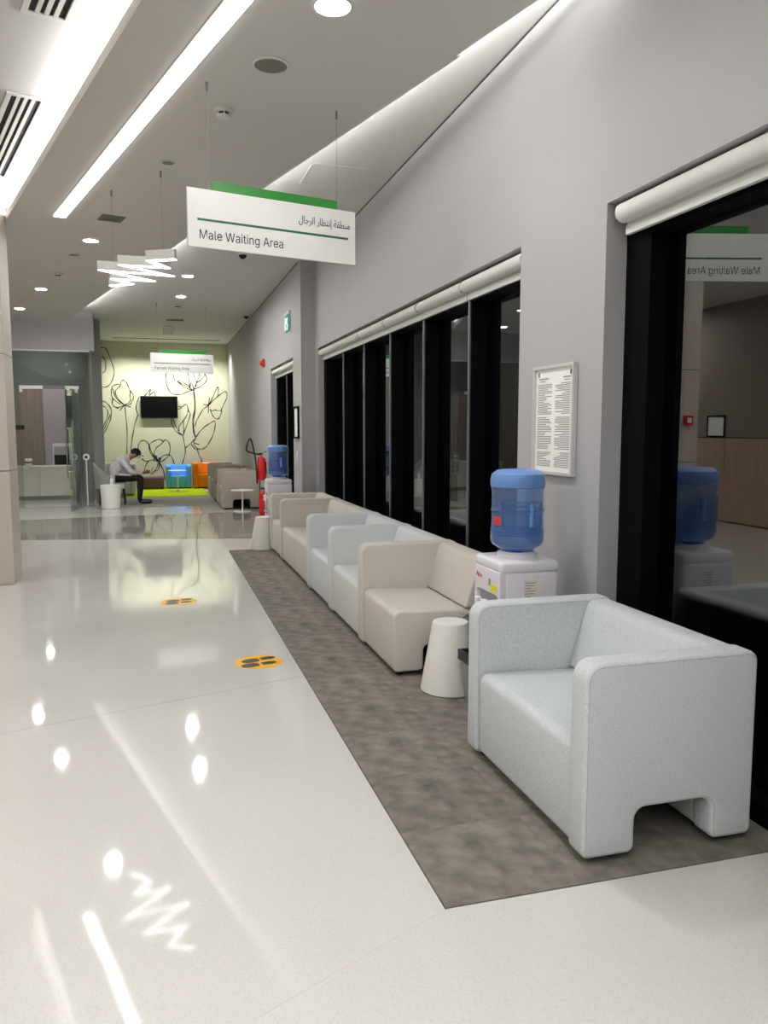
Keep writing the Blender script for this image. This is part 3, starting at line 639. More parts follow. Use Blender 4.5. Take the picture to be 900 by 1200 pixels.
# ================================================================ WATER COOLERS
def cooler(label, blabel, loc, printed=True):
    t = thing('water_cooler', label, 'water cooler', loc)
    w = .325; d = .33; h = .885
    MB().box(.028, w, 0, d, .012, h-.06, .018, 3).build('cabinet', 'cooler_white', t, True)
    # front (faces -x): upper fascia with curved lower edge, recess with taps, lower door
    f = [(0.004, h-.055, .0), (d-.004, h-.055, 0), (d-.004, h-.235, .01), (d-.035, h-.18, .04), (.035, h-.18, .04), (.004, h-.235, .01)]
    MB().prism(rnd_poly(f, 4), 0.0, .05, 'x', .006).build('fascia', 'cooler_white', t, True)
    MB().box(.024, .03, .02, d-.02, h-.42, h-.16).build('tap_recess', 'cooler_grey', t)
    MB().box(0.0, .05, .0, .03, h-.46, h-.20, .008).build('side_cheek', 'cooler_white', t, True)
    MB().box(0.0, .05, d-.03, d, h-.46, h-.20, .008).build('side_cheek', 'cooler_white', t, True)
    dr = MB().box(0.0, .03, .004, d-.004, .03, h-.46, .008).build('door', 'cooler_white', t, True)
    MB().box(-.006, .0, .04, .06, .18, .27, .002).build('door_grip', 'cooler_grey', dr)
    MB().box(-.02, .045, .02, d-.02, h-.45, h-.425, .006).build('drip_tray', 'cooler_grey', t)
    for y in (.09, .165, .24):
        tp = MB().tube([(.025, y, h-.25), (-.012, y, h-.25), (-.018, y, h-.29)], .011, 10).build('tap', 'white_plastic', t, True)
        MB().box(-.03, .0, y-.014, y+.014, h-.242, h-.22, .004).build('tap_lever', 'white_plastic', tp)
    MB().box(.0, w+.002, -.003, d+.003, h-.065, h, .022, 3).build('top_cover', 'cooler_white', t, True)
    MB().lathe([(.105, h-.002), (.105, h+.018), (.09, h+.03), (.075, h+.03), (.075, h-.002)], 32, ring=True, c=(w/2+.005, d/2)).build('bottle_collar', 'cooler_white', t, True)
    for fx in (.06, w-.04):
        for fy in (.04, d-.04): MB().lathe([(.014, 0), (.014, .014)], 10, c=(fx, fy)).build('foot', 'black_plastic', t)
    if printed:
        MB().box(-.0015, .001, .04, .11, h-.165, h-.13).build('warning_label', 'label_yellow', t)
        MB().tube([(-.001, .30, h-.115), (-.001, .285, h-.09), (-.001, .275, h-.118), (-.001, .262, h-.095), (-.001, .25, h-.118), (-.001, .235, h-.10), (-.001, .222, h-.115)], .0025, 6).build('logo_mark', 'print_red', t)
        MB().box(-.0015, .001, .115, .14, h-.14, h-.105).build('lamp_print', 'print_grey', t)
        lb = MB().box(.13, .205, -.0015, .001, h-.20, h-.10).build('rating_label', 'label_cream', t)
        ln = MB()
        for k in range(6): ln.box(.138, .197-.012*(k % 3), -.0022, -.0014, h-.115-.014*k, h-.111-.014*k)
        ln.build('label_print', 'print_grey', lb)
    else:
        MB().box(.11, .20, -.0015, .001, h-.20, h-.13).build('rating_label', 'label_cream', t)
    # bottle: stands neck down in the collar, a thing of its own
    bt = thing('water_bottle', blabel, 'water bottle', (loc[0]+w/2+.005, loc[1]+d/2, loc[2]+h+.001))
    R = .138
    prof = [(.028, -.0), (.030, .028), (.085, .036), (R-.012, .062), (R, .085), (R, .118), (R-.006, .124), (R-.006, .132), (R, .138), (R-.004, .16), (R-.004, .30), (R-.004, .345), (R, .355), (R, .40), (R-.006, .428), (R-.03, .446), (R-.06, .45), (0, .448)]
    bo = MB().lathe(prof, 48).build('bottle_body', 'bottle_blue', bt, True)
    MB().lathe([(0, .034), (.08, .0385), (R-.016, .064), (R-.005, .086), (R-.005, .118), (R-.009, .16), (R-.009, .225), (0, .225)], 40).build('water', 'bottle_water', bt, True)
    MB().lathe([(R-.003, .362), (R+.002, .366), (R+.003, .375), (R+.003, .402), (R-.004, .430), (R-.03, .449), (R-.07, .454), (R-.08, .447), (0, .447), (0, .443), (R-.08, .443), (R-.03, .44), (R-.004, .40)], 48, ring=True).build('crown', 'cap_blue', bt, True)
    for z in (.128, .245):
        MB().lathe([(R-.003, z-.006), (R+.0015, z-.003), (R+.0015, z+.003), (R-.003, z+.006)], 48, ring=True).build('rib', 'bottle_blue', bo, True)
    # moulded grip facing the camera side
    def arc(a, z, r=R+.001): return (r*math.cos(a), r*math.sin(a), z)
    a0, a1 = math.radians(-150), math.radians(-55)
    ring = [arc(a0+(a1-a0)*k/10, .29) for k in range(11)]+[arc(a1, .29-.13*k/4) for k in range(1, 5)]+[arc(a1-(a1-a0)*k/10, .16) for k in range(1, 11)]+[arc(a0, .16+.13*k/4) for k in range(1, 4)]
    MB().tube(ring, .004, 6, True).build('grip_frame', 'bottle_blue', bo, True)
    MB().tube([arc(math.radians(-82), z, R-.014) for z in (.165, .2, .25, .285)], .017, 12).build('grip_bar', 'cap_blue', bo, True)
    a = math.radians(170); 
    sp = MB()
    for k in range(6):
        a0_, a1_ = math.radians(184+4*k), math.radians(188+4*k)
        sp.add([arc(a0_, .17, R+.001), arc(a1_, .17, R+.001), arc(a1_, .215, R+.001), arc(a0_, .215, R+.001)], [(0, 1, 2, 3)])
    sp.build('printed_label', 'print_red', bo)
cooler('white water cooler with yellow sticker behind the nearest armchair', 'large blue water bottle on the cooler by the framed notice', (1.635, 3.60, .0045))
cooler('white water cooler at the far end of the armchair row', 'blue water bottle on the far cooler before the fire extinguisher', (1.405, 10.47, .001), False)

# ================================================================ NOTICES AND SIGNS
# tall framed notice on the pier (wall x = XW, faces -x); local y along wall, z up
t = thing('framed_notice', 'tall silver framed notice of dense text above the water cooler', 'notice', (XW-.001, 3.735, 1.30))
W_, H_ = .46, .60
for y0, y1, z0, z1 in ((0, W_, 0, .018), (0, W_, H_-.018, H_), (0, .018, .018, H_-.018), (W_-.018, W_, .018, H_-.018)):
    MB().box(-.028, 0, y0, y1, z0, z1, .002).build('frame_bar', 'aluminium', t)
sh = MB().box(-.012, -.004, .018, W_-.018, .018, H_-.018).build('sheet', 'paper', t)
pr = MB()
rr = random.Random(3)
for col in (0, 1):
    z = H_-.105
    k = 0
    while z > .04:
        k += 1
        if k % 19 == 0: z -= .012
        L_ = .165*(1 if rr.random() < .6 else rr.uniform(.35, .95))
        y1 = (W_-.038 if col == 0 else W_/2-.012)
        if col == 0: pr.box(-.0128, -.0119, y1-L_, y1, z, z+.0045)
        else: pr.box(-.0128, -.0119, y1-.165+(0), y1-.165+L_, z, z+.0045)
        z -= .0095
pr.box(-.0128, -.0119, .30, .41, H_-.075, H_-.068); pr.box(-.0128, -.0119, .05, .13, H_-.075, H_-.068)
pr.box(-.0128, -.0119, .33, .40, H_-.088, H_-.083); pr.box(-.0128, -.0119, .06, .12, H_-.088, H_-.083)
pr.build('text_lines', 'print_grey', sh)
MB().box(-.013, -.0119, .405, .418, H_-.06, H_-.035).build('emblem', 'print_black', sh)
MB().box(-.013, -.0119, .045, .058, H_-.06, H_-.035).build('emblem', 'print_black', sh)
# hanging signs
def hanging_sign(label, eng, ara, loc, rz, ztop, stripe_mat, ew):
    t = thing('hanging_sign', label, 'sign', loc, rz)
    L_, H_ = 1.14, .345
    MB().box(0, L_, 0, .02, 0, H_, .002).build('panel', 'sign_white', t)
    MB().box(.16, L_-.125, .022, .036, H_-.06, H_+.062, .002).build('header', 'sign_green', t)
    MB().box(.06, L_-.055, -.0015, .001, .158, .172).build('stripe', stripe_mat, t)
    text_part('english_text', eng, .106, 'print_black', t, (.066, -.001, .052), (PI/2, 0, 0), 'LEFT', ew)
    text_part('arabic_text', arabic(ara), .064, 'print_black', t, (L_-.04, -.001, .228), (PI/2, 0, 0), 'RIGHT', .37)
    for x in (.14, L_-.13):
        w = MB().tube([(x, .012, H_), (x, .012, ztop-loc[2]-.001)], .0010, 6).build('wire', 'fitting_grey', t)
        MB().tube([(x, .012, ztop-loc[2]-.05), (x, .012, ztop-loc[2]-.001)], .007, 8).build('wire_grip', 'fitting_grey', w)
hanging_sign('large hanging sign reading Male Waiting Area with a green header', 'Male Waiting Area', 'منطقة إنتظار الرجال', (.222, 5.05, 2.648), math.radians(14.2), Z1, 'stripe_green', .545)
hanging_sign('small distant hanging sign reading Female Waiting Area before the flower mural', 'Female Waiting Area', 'منطقة إنتظار السيدات', (-.05, 15.2, 2.585), math.radians(8), ZC, 'stripe_green', .62)
# framed picture, switch, exit sign and alarm on the far wall
t = thing('wall_picture', 'small black framed picture on the far wall beside the window', 'picture', (XF-.001, 11.0, 1.42))
for y0, y1, z0, z1 in ((0, .36, 0, .025), (0, .36, .425, .45), (0, .025, .025, .425), (.335, .36, .025, .425)):
    MB().box(-.025, 0, y0, y1, z0, z1).build('frame_bar', 'black_frame', t)
MB().box(-.012, -.004, .025, .335, .025, .425).build('print', 'paper', t)
t = thing('wall_switch', 'white wall switch plate below the black framed picture', 'switch', (XF-.001, 11.1, 1.08))
MB().box(-.012, 0, 0, .09, 0, .16, .003).build('plate', 'white_plastic', t); MB().box(-.018, -.012, .02, .07, .03, .13, .002).build('rocker', 'white_plastic', t)
t = thing('exit_sign', 'glowing green exit sign high on the far wall', 'exit sign', (XF-.001, 11.62, 3.02))
MB().box(-.03, 0, 0, .46, .20, .24, .004).build('housing', 'fitting_white', t)
MB().box(-.022, -.012, 0.02, .44, -.03, .20).build('panel', 'exit_glow', t)
m = MB()
m.box(-.0245, -.0215, .33, .41, -.01, .18); m.tube([(-.024, .16, .15), (-.024, .22, .09), (-.024, .15, .04), (-.024, .20, -.01)], .012, 6); m.tube([(-.024, .26, .14), (-.024, .32, .10)], .010, 6)
m.build('pictogram', 'exit_pale', t)
t = thing('fire_alarm', 'red fire alarm sounder high on the far wall', 'alarm', (XF-.001, 14.48, 2.66))
MB().box(-.05, 0, 0, .15, 0, .15, .015).build('body', 'red_paint', t, True); MB().lathe([(0, 0), (.05, 0), (.04, .03), (0, .035)], 20, Matrix.Translation((-.05, .075, .075)) @ Matrix.Rotation(-PI/2, 4, 'Y')).build('dome', 'red_paint', t, True)
# lobby-wall items that the big window reflects
t = thing('framed_notice', 'dark framed certificate reflected in the big window', 'notice', (XL+.001, 11.25, 1.42))
for y0, y1, z0, z1 in ((0, .44, 0, .022), (0, .44, .338, .36), (0, .022, .022, .338), (.418, .44, .022, .338)):
    MB().box(0, .025, y0, y1, z0, z1).build('frame_bar', 'black_frame', t)
MB().box(.004, .012, .022, .418, .022, .338).build('sheet', 'paper', t)
t = thing('fire_call_point', 'red fire call point on the pale pillar, seen reflected in the big window', 'call point', (-1.80, 8.559, 1.60))
MB().box(0, .12, -.04, 0, 0, .12, .006).build('body', 'red_paint', t); MB().box(.03, .09, -.043, -.04, .03, .09).build('glass_label', 'label_cream', t)

# ================================================================ FLOOR STICKERS
def sticker(label, loc, rz):
    t = thing('floor_sticker', label, 'sticker', loc, rz, 'round footprint stickers on the floor')
    MB().lathe([(0, 0), (.158, 0), (.158, .0012), (0, .0012)], 48).build('disc', 'sticker_amber', t)
    for s in (-1, 1):
        f = MB()
        sole = [(.125, 0), (.118, .022), (.085, .034), (.04, .030), (.022, .022), (.022, -.022), (.04, -.03), (.085, -.034), (.118, -.022)]
        heel = [(.008, .022), (-.045, .026), (-.075, .016), (-.08, 0), (-.075, -.016), (-.045, -.026), (.008, -.022)]
        M = Matrix.Translation((-.028+.018*s, s*.052, 0)) @ Matrix.Rotation(-.05*s, 4, 'Z') @ Matrix.Diagonal((1.18, 1.3, 1, 1))
        f.prism(rnd_poly([(a, c, .012) for a, c in sole], 3), .0013, .002, M=M); f.prism(rnd_poly([(a, c, .01) for a, c in heel], 3), .0013, .002, M=M)
        f.build('footprint', 'sticker_black', t)
sticker('amber floor sticker with black footprints, the nearer one by the carpet', (.62, 5.21, .0003), math.radians(195))
sticker('amber floor sticker with black footprints, the farther one', (.16, 7.29, .0003), math.radians(195))
# ================================================================ CEILING FITTINGS
def downlight(label, x, y, z, r=.075, group='round downlights', glow='lamp_glow'):
    t = thing('downlight', label, 'downlight', (x, y, z), 0, group)
    MB().lathe([(r, -.001), (r+.02, -.001), (r+.02, -.006), (r+.003, -.014), (r, -.010)], 32, ring=True).build('trim_ring', 'fitting_white', t, True)
    MB().lathe([(0, -.008), (r, -.008), (r, -.0015), (0, -.0015)], 24).build('lens', glow, t)
for lab, x, y, z, r in [
    ('round downlight largest at the top edge, over the hanging sign', .895, 4.033, Z1, .085),
    ('round downlight left of the zigzag pendant', -.625, 9.523, Z1, .075),
    ('round downlight farther along beside the pillar', -1.565, 12.942, Z1, .075),
    ('round downlight farthest left beside the pillar over the glass front', -2.181, 15.106, Z1, .075),
    ('round downlight in the raised ceiling just right of the zigzag pendant', .528, 12.428, ZC, .075),
    ('round downlight in the raised ceiling above the far hanging sign', .487, 14.337, ZC, .075)]:
    downlight(lab, x, y, z, r, glow='lamp_glow_far' if z == ZC else 'lamp_glow')
for x, y, z in [(.95, .9, ZC), (.45, -.9, ZC), (-2.0, .7, ZC), (-2.9, 3.6, ZC), (-3.0, 7.6, ZC), (-1.2, -1.8, ZC), (1.1, -3.4, ZC), (-3.2, -.4, ZC), (-3.6, 12.5, Z1)]:
    downlight('added fill light, an unseen round downlight in the lobby ceiling', x, y, z, .075, 'added fill downlights outside the view', 'lamp_glow_fill')  # unseen downlights added as fill for the lobby and foreground
for x, y in [(-2.3, 18.6), (-3.4, 18.4), (-2.6, 20.3)]:
    downlight('round downlight in the reception room ceiling behind the glass', x, y, ZC, .07, 'reception downlights behind the glass')
# slot-like linear light in the lower ceiling
ax, ay, bx_, by_ = .435+.0, 4.16, -.845, 8.58
dd = Vector((bx_-ax, by_-ay)).normalized(); A0 = Vector((bx_, by_))-dd*9.2; ln = 9.2
t = thing('linear_light', 'long straight white linear light slanting across the ceiling', 'light', (A0.x, A0.y, Z1), math.atan2(dd.y, dd.x))
MB().box(0, ln, -.062, .062, -.006, -.0005).build('frame', 'fitting_white', t); MB().box(.012, ln-.012, -.054, .054, -.012, -.0062).build('diffuser', 'linear_glow', t)
# zigzag pendant
ZP = [(.19, 6.55), (-.01, 6.66), (.13, 6.90), (-.21, 6.90), (.17, 7.25), (-.39, 7.16), (.0, 7.53), (-.31, 7.54), (-.17, 7.74), (-.36, 7.90)]
t = thing('zigzag_pendant', 'white zigzag pendant light hung on thin wires', 'pendant light', (-.1, 7.2, 2.86))
P = [(x+.1, y-7.2) for x, y in ZP]
def zig_poly(h):
    n = len(P); Lf = []; Rt = []
    for i in range(n):
        p = Vector(P[i])
        d1 = (p-Vector(P[i-1])).normalized() if i > 0 else None; d2 = (Vector(P[i+1])-p).normalized() if i < n-1 else None
        d1 = d1 or d2; d2 = d2 or d1
        n1 = Vector((-d1.y, d1.x)); n2 = Vector((-d2.y, d2.x)); m = n1+n2
        m = m*(1/max(.28, m.length_squared/2)); Lf.append(p+m*h); Rt.append(p-m*h)
    return Lf, Rt
def zig(h, z0, z1):
    Lf, Rt = zig_poly(h); b = MB(); n = len(P); vs = []
    for i in range(n): vs += [(Lf[i].x, Lf[i].y, z0), (Rt[i].x, Rt[i].y, z0), (Rt[i].x, Rt[i].y, z1), (Lf[i].x, Lf[i].y, z1)]
    fs = [(0, 1, 2, 3), tuple((n-1)*4+k for k in (3, 2, 1, 0))]
    for i in range(n-1):
        for k in range(4): fs.append((i*4+k, i*4+(k+1) % 4, (i+1)*4+(k+1) % 4, (i+1)*4+k))
    return b.add(vs, fs)
zig(.018, .008, .082).build('housing', 'fitting_white', t); zig(.016, 0.0, .0075).build('diffuser', 'zigzag_glow', t)
for x, y in ((.10, 6.88), (-.31, 7.54)):
    w = MB().tube([(x+.1, y-7.2, .08), (x+.1, y-7.2, Z1-2.861)], .0010, 6).build('wire', 'fitting_grey', t)
    MB().tube([(x+.1, y-7.2, Z1-2.861-.05), (x+.1, y-7.2, Z1-2.861)], .007, 8).build('wire_grip', 'fitting_grey', w)
# supply grilles in the raised ceiling on the left
GA = math.atan2(1.0, -0.295)   # along the slanting edge
def grille(label, cx, cy, ln, w, n):
    t = thing('air_grille', label, 'air grille', (cx, cy, ZC), GA)
    for a, c, d, e in ((-ln/2, ln/2, -w/2-.035, -w/2), (-ln/2, ln/2, w/2, w/2+.035), (-ln/2-.035, -ln/2, -w/2-.035, w/2+.035), (ln/2, ln/2+.035, -w/2-.035, w/2+.035)):
        MB().box(a, c, d, e, -.014, -.0005, .002).build('frame_bar', 'fitting_white', t)
    MB().box(-ln/2, ln/2, -w/2, w/2, -.003, -.0008).build('duct', 'duct_black', t)
    for k in range(1, n):
        y = -w/2+w*k/n; MB().box(-ln/2, ln/2, y-.012, y+.012, -.012, -.0035).build('slat', 'fitting_white', t)
grille('linear air grille in the raised ceiling at the left edge', -1.06, 7.10, 1.95, .19, 4)
grille('linear air grille cut by the top edge of the view', -.32, 4.30, 1.35, .19, 4)
# speakers, detectors, hatch, cameras, diffusers
def disc(name, label, cat, x, y, z, r, m, h=.012, rim=True, group=None):
    t = thing(name, label, cat, (x, y, z), 0, group)
    if rim: MB().lathe([(r-.012, -.001), (r, -.001), (r, -h*.6), (r-.010, -h), (r-.012, -h)], 36, ring=True).build('rim', 'fitting_white', t, True)
    MB().lathe([(0, -.0012), (r-.012, -.0012), (r-.012, -h*.8), (0, -h*.8)], 36).build('cover', m, t)
    return t
disc('ceiling_speaker', 'round ceiling speaker with grey mesh over the hanging sign', 'speaker', .691, 4.757, Z1, .105, 'speaker_mesh')
disc('ceiling_blank', 'flat round blank cover on the ceiling left of the sign', 'cover plate', .155, 6.648, Z1, .06, 'fitting_grey', .008)
disc('ceiling_blank', 'flat round blank cover on the ceiling near the left downlight', 'cover plate', -.868, 10.348, Z1, .07, 'fitting_grey', .01)
def smoke(label, x, y, z, s=1.0):
    t = thing('smoke_detector', label, 'smoke detector', (x, y, z))
    MB().lathe([(0, -.001), (.055*s, -.001), (.055*s, -.016*s), (.05*s, -.022*s), (0, -.022*s)], 28).build('base', 'fitting_white', t, True)
    MB().lathe([(.034*s, -.0225*s), (.034*s, -.036*s), (0, -.036*s)], 24).build('vents', 'duct_black', t)
    MB().lathe([(.042*s, -.0365*s), (.040*s, -.046*s), (.02*s, -.052*s), (0, -.052*s)], 28).build('cap', 'fitting_white', t, True)
    for k in range(6):
        a = 2*PI*k/6; MB().box(-.004, .004, .034*s, .044*s, -.037*s, -.022*s, M=Matrix.Rotation(a, 4, 'Z')).build('rib', 'fitting_white', t)
smoke('white smoke detector on the ceiling above the hanging sign', .486, 5.484, Z1, 1.1)
smoke('white smoke detector on the ceiling left of the zigzag pendant', -1.187, 11.627, Z1, 1.2)
smoke('white smoke detector on the far ceiling above the far sign', .456, 15.321, ZC, 1.6)
def dome(label, x, y, z):
    t = thing('dome_camera', label, 'security camera', (x, y, z))
    MB().lathe([(0, -.001), (.062, -.001), (.062, -.03), (.055, -.04), (0, -.04)], 28).build('base', 'fitting_white', t, True)
    MB().lathe([(.05, -.0405)]+[(.05*math.cos(k*PI/12), -.0405-.05*math.sin(k*PI/12)) for k in range(1, 7)], 24).build('lens_dome', 'duct_black', t, True)
dome('dark dome security camera under the hanging sign', 1.146, 10.6, ZC); dome('white dome security camera on the far ceiling near the wall', 1.80, 16.2, ZC)
t = thing('access_hatch', 'square access hatch outlined in the raised ceiling by the wall', 'hatch', (1.355, 6.97, ZC))
MB().box(.014, .586, .014, .586, -.004, -.0005).build('door', 'upper_ceiling_paint', t)
for a, c, d, e in ((0, .6, 0, .012), (0, .6, .588, .6), (0, .012, .012, .588), (.588, .6, .012, .588)):
    MB().box(a, c, d, e, -.006, -.0005).build('frame_bar', 'fitting_white', t)
t = thing('air_diffuser', 'square air diffuser on the ceiling above the zigzag pendant', 'air diffuser', (-.355, 8.50, Z1), math.radians(16))
MB().box(-.11, .11, -.11, .11, -.004, -.0005).build('plate', 'fitting_grey', t)
for k in range(3):
    s = .11-.032*k
    for a, c, d, e in ((-s, s, -s, -s+.01), (-s, s, s-.01, s), (-s, -s+.01, -s+.01, s-.01), (s-.01, s, -s+.01, s-.01)):
        MB().box(a, c, d, e, -.012-.003*k, -.0042).build('vane', 'fitting_grey', t)
t = thing('air_diffuser', 'dark slot diffuser on the ceiling of the far waiting area', 'air diffuser', (.46, 17.46, ZC))
MB().box(-.17, .17, -.10, .10, -.004, -.0005).build('plate', 'duct_black', t)
for k in range(4): MB().box(-.17, .17, -.09+.05*k, -.075+.05*k, -.012, -.0042).build('vane', 'fitting_grey', t)
t = thing('air_diffuser', 'slatted return grille on the far ceiling nearest the mural', 'air diffuser', (.36, 19.4, ZC))
MB().box(-.12, .12, -.85, .85, -.004, -.0005).build('plate', 'fitting_grey', t)
for k in range(6): MB().box(-.11, .11, -.8+.28*k, -.66+.28*k, -.014, -.0042).build('vane', 'fitting_white', t)
# wall-wash slot near the mural with its lamps
t = thing('wall_wash_slot', 'dark slot of wall wash lamps above the flower mural', 'light', (.35, 21.15, ZC))
MB().box(-1.3, 1.3, -.05, .05, -.006, -.0005).build('slot', 'duct_black', t)
for i, x in enumerate((-1.05, -.35, .35, 1.05)):
    ld = bpy.data.lights.new('wash_lamp', 'SPOT'); ld.energy = W_WASH; ld.spot_size = math.radians(128); ld.spot_blend = .75; ld.shadow_soft_size = .03; ld.color = (1, .99, .92)
    lo = bpy.data.objects.new('wash_lamp', ld); COL.objects.link(lo); lo.parent = t; lo.location = (x, 0, -.03); lo.rotation_euler = (math.radians(8), 0, 0)

# ================================================================ FAR WAITING AREA
mu = thing('flower_mural', 'black line drawing of large flowers on the pale lime wall', 'mural', (0, YB-.001, 0))
def smooth_line(p, n=5):
    out = []
    for i in range(len(p)-1):
        p0 = Vector(p[max(i-1, 0)]); p1 = Vector(p[i]); p2 = Vector(p[i+1]); p3 = Vector(p[min(i+2, len(p)-1)])
        for k in range(n):
            s = k/n
            out.append(.5*((2*p1)+(p2-p0)*s+(2*p0-5*p1+4*p2-p3)*s*s+(3*p1-p0-3*p2+p3)*s**3))
    out.append(Vector(p[-1])); return out
for s in MURAL:
    L_ = smooth_line(s) if len(s) > 2 else [Vector(a) for a in s]
    wd = .0100; vs = []; fs = []; n = len(L_)
    for i in range(n):
        d = (L_[min(i+1, n-1)]-L_[max(i-1, 0)]); d = d.normalized() if d.length > 1e-6 else Vector((1, 0)); m = Vector((-d.y, d.x))*(wd*(1+.25*math.sin(i*.7)))
        for q_ in (L_[i]+m, L_[i]-m): vs += [(q_.x, 0, q_.y), (q_.x, -.002, q_.y)]
    for i in range(n-1):
        a, c = i*4, (i+1)*4; fs += [(a+1, a+3, c+3, c+1), (a, c, c+2, a+2), (a, a+1, c+1, c), (a+2, c+2, c+3, a+3)]
    MB().add(vs, fs).build('stroke', 'mural_ink', mu)
t = thing('television', 'black flat television mounted on the flower mural', 'television', (-.36, YB-.06, 1.84))
MB().box(0, .95, -.05, 0, 0, .58, .008).build('casing', 'black_plastic', t); MB().box(.018, .932, -.053, -.05, .02, .562).build('screen', 'tv_black', t)
MB().box(.3, .65, 0, .052, .15, .43).build('wall_mount', 'fitting_grey', t)
rug = tag(MB().prism(rnd_poly([(-.95, 18.95, .1), (1.16, 18.95, .1), (1.16, 22.06, .05), (-.95, 22.06, .05)], 6), .0045, .012).build('rug', 'green_rug_pile'), 'lime green rug on the far waiting area floor', 'rug')
seat_unit('armchair', 'bright blue armchair standing on the green rug', .64, (1, 1), 'fabric_azure', (.235, 21.25, .0125), 0, None)
o = [x for x in COL.objects if x.get('label', '').startswith('bright blue armchair')][0]
o.rotation_euler = (0, 0, PI/2); o.location = (.235+.64, 21.28, .0125); o.scale = (.9, 1, .82)
seat_unit('armchair', 'orange armchair beside the blue chair on the rug edge', .64, (1, 1), 'fabric_orange', (1.56, 21.2, .0125), PI/2, None)
o = [x for x in COL.objects if x.get('label', '').startswith('orange armchair')][0]; o.scale = (.9, 1, .9)
t = thing('ottoman', 'low dark plum ottoman between seated person and blue chair', 'ottoman', (-.50, 21.2, .0125))
MB().box(0, .68, 0, .62, .03, .30, .025, 3).build('cushion', 'fabric_plum', t, True)
for x in (.06, .62):
    for y in (.06, .56): MB().lathe([(.02, 0), (.02, .032)], 10, c=(x, y)).build('foot', 'black_plastic', t)
pedestal_table('white round pedestal table between the orange chair and the far grey row', (1.30, 20.35, .0125), .70, .2)
seat_unit('armchair', 'pale grey armchair behind the seated person', .78, (1, 1), 'fabric_pale_grey', (-.22, 19.75, .0125), PI/2, None, seams=False)
o = [x for x in COL.objects if x.get('label', '').startswith('pale grey armchair behind')][0]; o.location = (-.47, 19.3, .0125)
# tapered white drum table with a sanitiser bottle
t = thing('drum_table', 'white tapered drum table beside the seated person', 'side table', (-.88, 16.42, .001))
MB().lathe([(.165, 0), (.172, .006), (.195, .43), (.192, .45), (.18, .455), (0, .455)], 44).build('drum', 'table_white', t, True)
MB().lathe([(0, .456), (.178, .456), (.186, .460), (.178, .465), (0, .465)], 44).build('top', 'table_white', t, True)
t = thing('sanitiser_bottle', 'white pump sanitiser bottle on the white drum table', 'bottle', (-.85, 16.40, .4665))
MB().lathe([(.03, 0), (.032, .004), (.032, .10), (.014, .125), (.014, .14)], 20).build('bottle_body', 'white_plastic', t, True)
MB().tube([(0, 0, .14), (0, 0, .175), (-.035, 0, .17)], .006, 8).build('pump', 'white_plastic', t, True)
# fire extinguishers on their floor stand
def smooth3(p, n=5):
    out = []
    for i in range(len(p)-1):
        p0 = Vector(p[max(i-1, 0)]); p1 = Vector(p[i]); p2 = Vector(p[i+1]); p3 = Vector(p[min(i+2, len(p)-1)])
        for k in range(n):
            s = k/n; out.append(.5*((2*p1)+(p2-p0)*s+(2*p0-5*p1+4*p2-p3)*s*s+(3*p1-p0-3*p2+p3)*s**3))
    out.append(Vector(p[-1])); return out
def extinguisher(label, loc, hose=True):
    t = thing('fire_extinguisher', label, 'fire extinguisher', loc, 0, 'fire extinguishers by the far window')
    MB().lathe([(.06, 0), (.075, .01), (.075, .36), (.06, .41), (.03, .43), (.022, .45)], 28).build('cylinder', 'red_paint', t, True)
    MB().lathe([(.022, .45), (.022, .48), (0, .48)], 14).build('valve', 'steel', t)
    MB().box(-.05, .03, -.012, .012, .48, .50).build('handle', 'black_plastic', t); MB().box(-.055, .02, -.012, .012, .515, .53, M=Matrix.Rotation(.2, 4, 'Y')).build('lever', 'black_plastic', t)
    if hose:
        MB().box(.06, .0845, -.03, .03, .12, .34).build('wall_bracket', 'black_plastic', t)
        MB().tube(smooth3([(-.02, 0, .47), (-.16, -.02, .50), (-.27, -.02, .56), (-.22, -.02, .74), (-.18, -.02, .72), (-.13, -.03, .50), (-.10, -.04, .25), (-.09, -.05, -.05)]), .016, 8).build('hose', 'black_plastic', t, True)
extinguisher('upper red fire extinguisher with black looped hose on the far wall', (XF-.085, 14.55, .62)); extinguisher('lower red fire extinguisher standing on the floor below the other', (XF-.085, 14.35, .001), False)
# grey tub chair under the person
t = thing('tub_chair', 'pale grey tub chair with dark legs under the seated person', 'chair', (-.92, 17.30, .0045))
MB().prism(rnd_poly([(-.20, -.24, .08), (.30, -.24, .08), (.30, .24, .08), (-.20, .24, .08)], 5), .33, .45, 'z', .02).build('seat', 'fabric_pale_grey', t, True)
sv = []; sf = []; n = 24
for k in range(n+1):
    a = math.radians(70+220*k/n); hh = .62+.24*max(0, math.cos(a-PI))**2
    for r, z in ((.25, .34), (.295, .34), (.31+.03*(hh-.6)/.25, hh), (.27+.03*(hh-.6)/.25, hh)):
        sv.append((r*math.cos(a)*1.0+.0, r*math.sin(a)*1.02, z))
for k in range(n):
    for j in range(4): sf.append((k*4+j, k*4+(j+1) % 4, (k+1)*4+(j+1) % 4, (k+1)*4+j))
sf += [(0, 1, 2, 3), tuple(n*4+j for j in (3, 2, 1, 0))]
MB().add(sv, sf).build('backrest', 'fabric_pale_grey', t, True)
for x in (-.19, .25):
    for y in (-.2, .2): MB().tube([(x, y, .335), (x*1.12, y*1.1, 0)], [.02, .012], 8).build('leg', 'dark_wood_leg', t)
MB().tube([(-.2, -.2, .15), (.26, -.2, .15)], .010, 8).build('stretcher', 'dark_wood_leg', t)
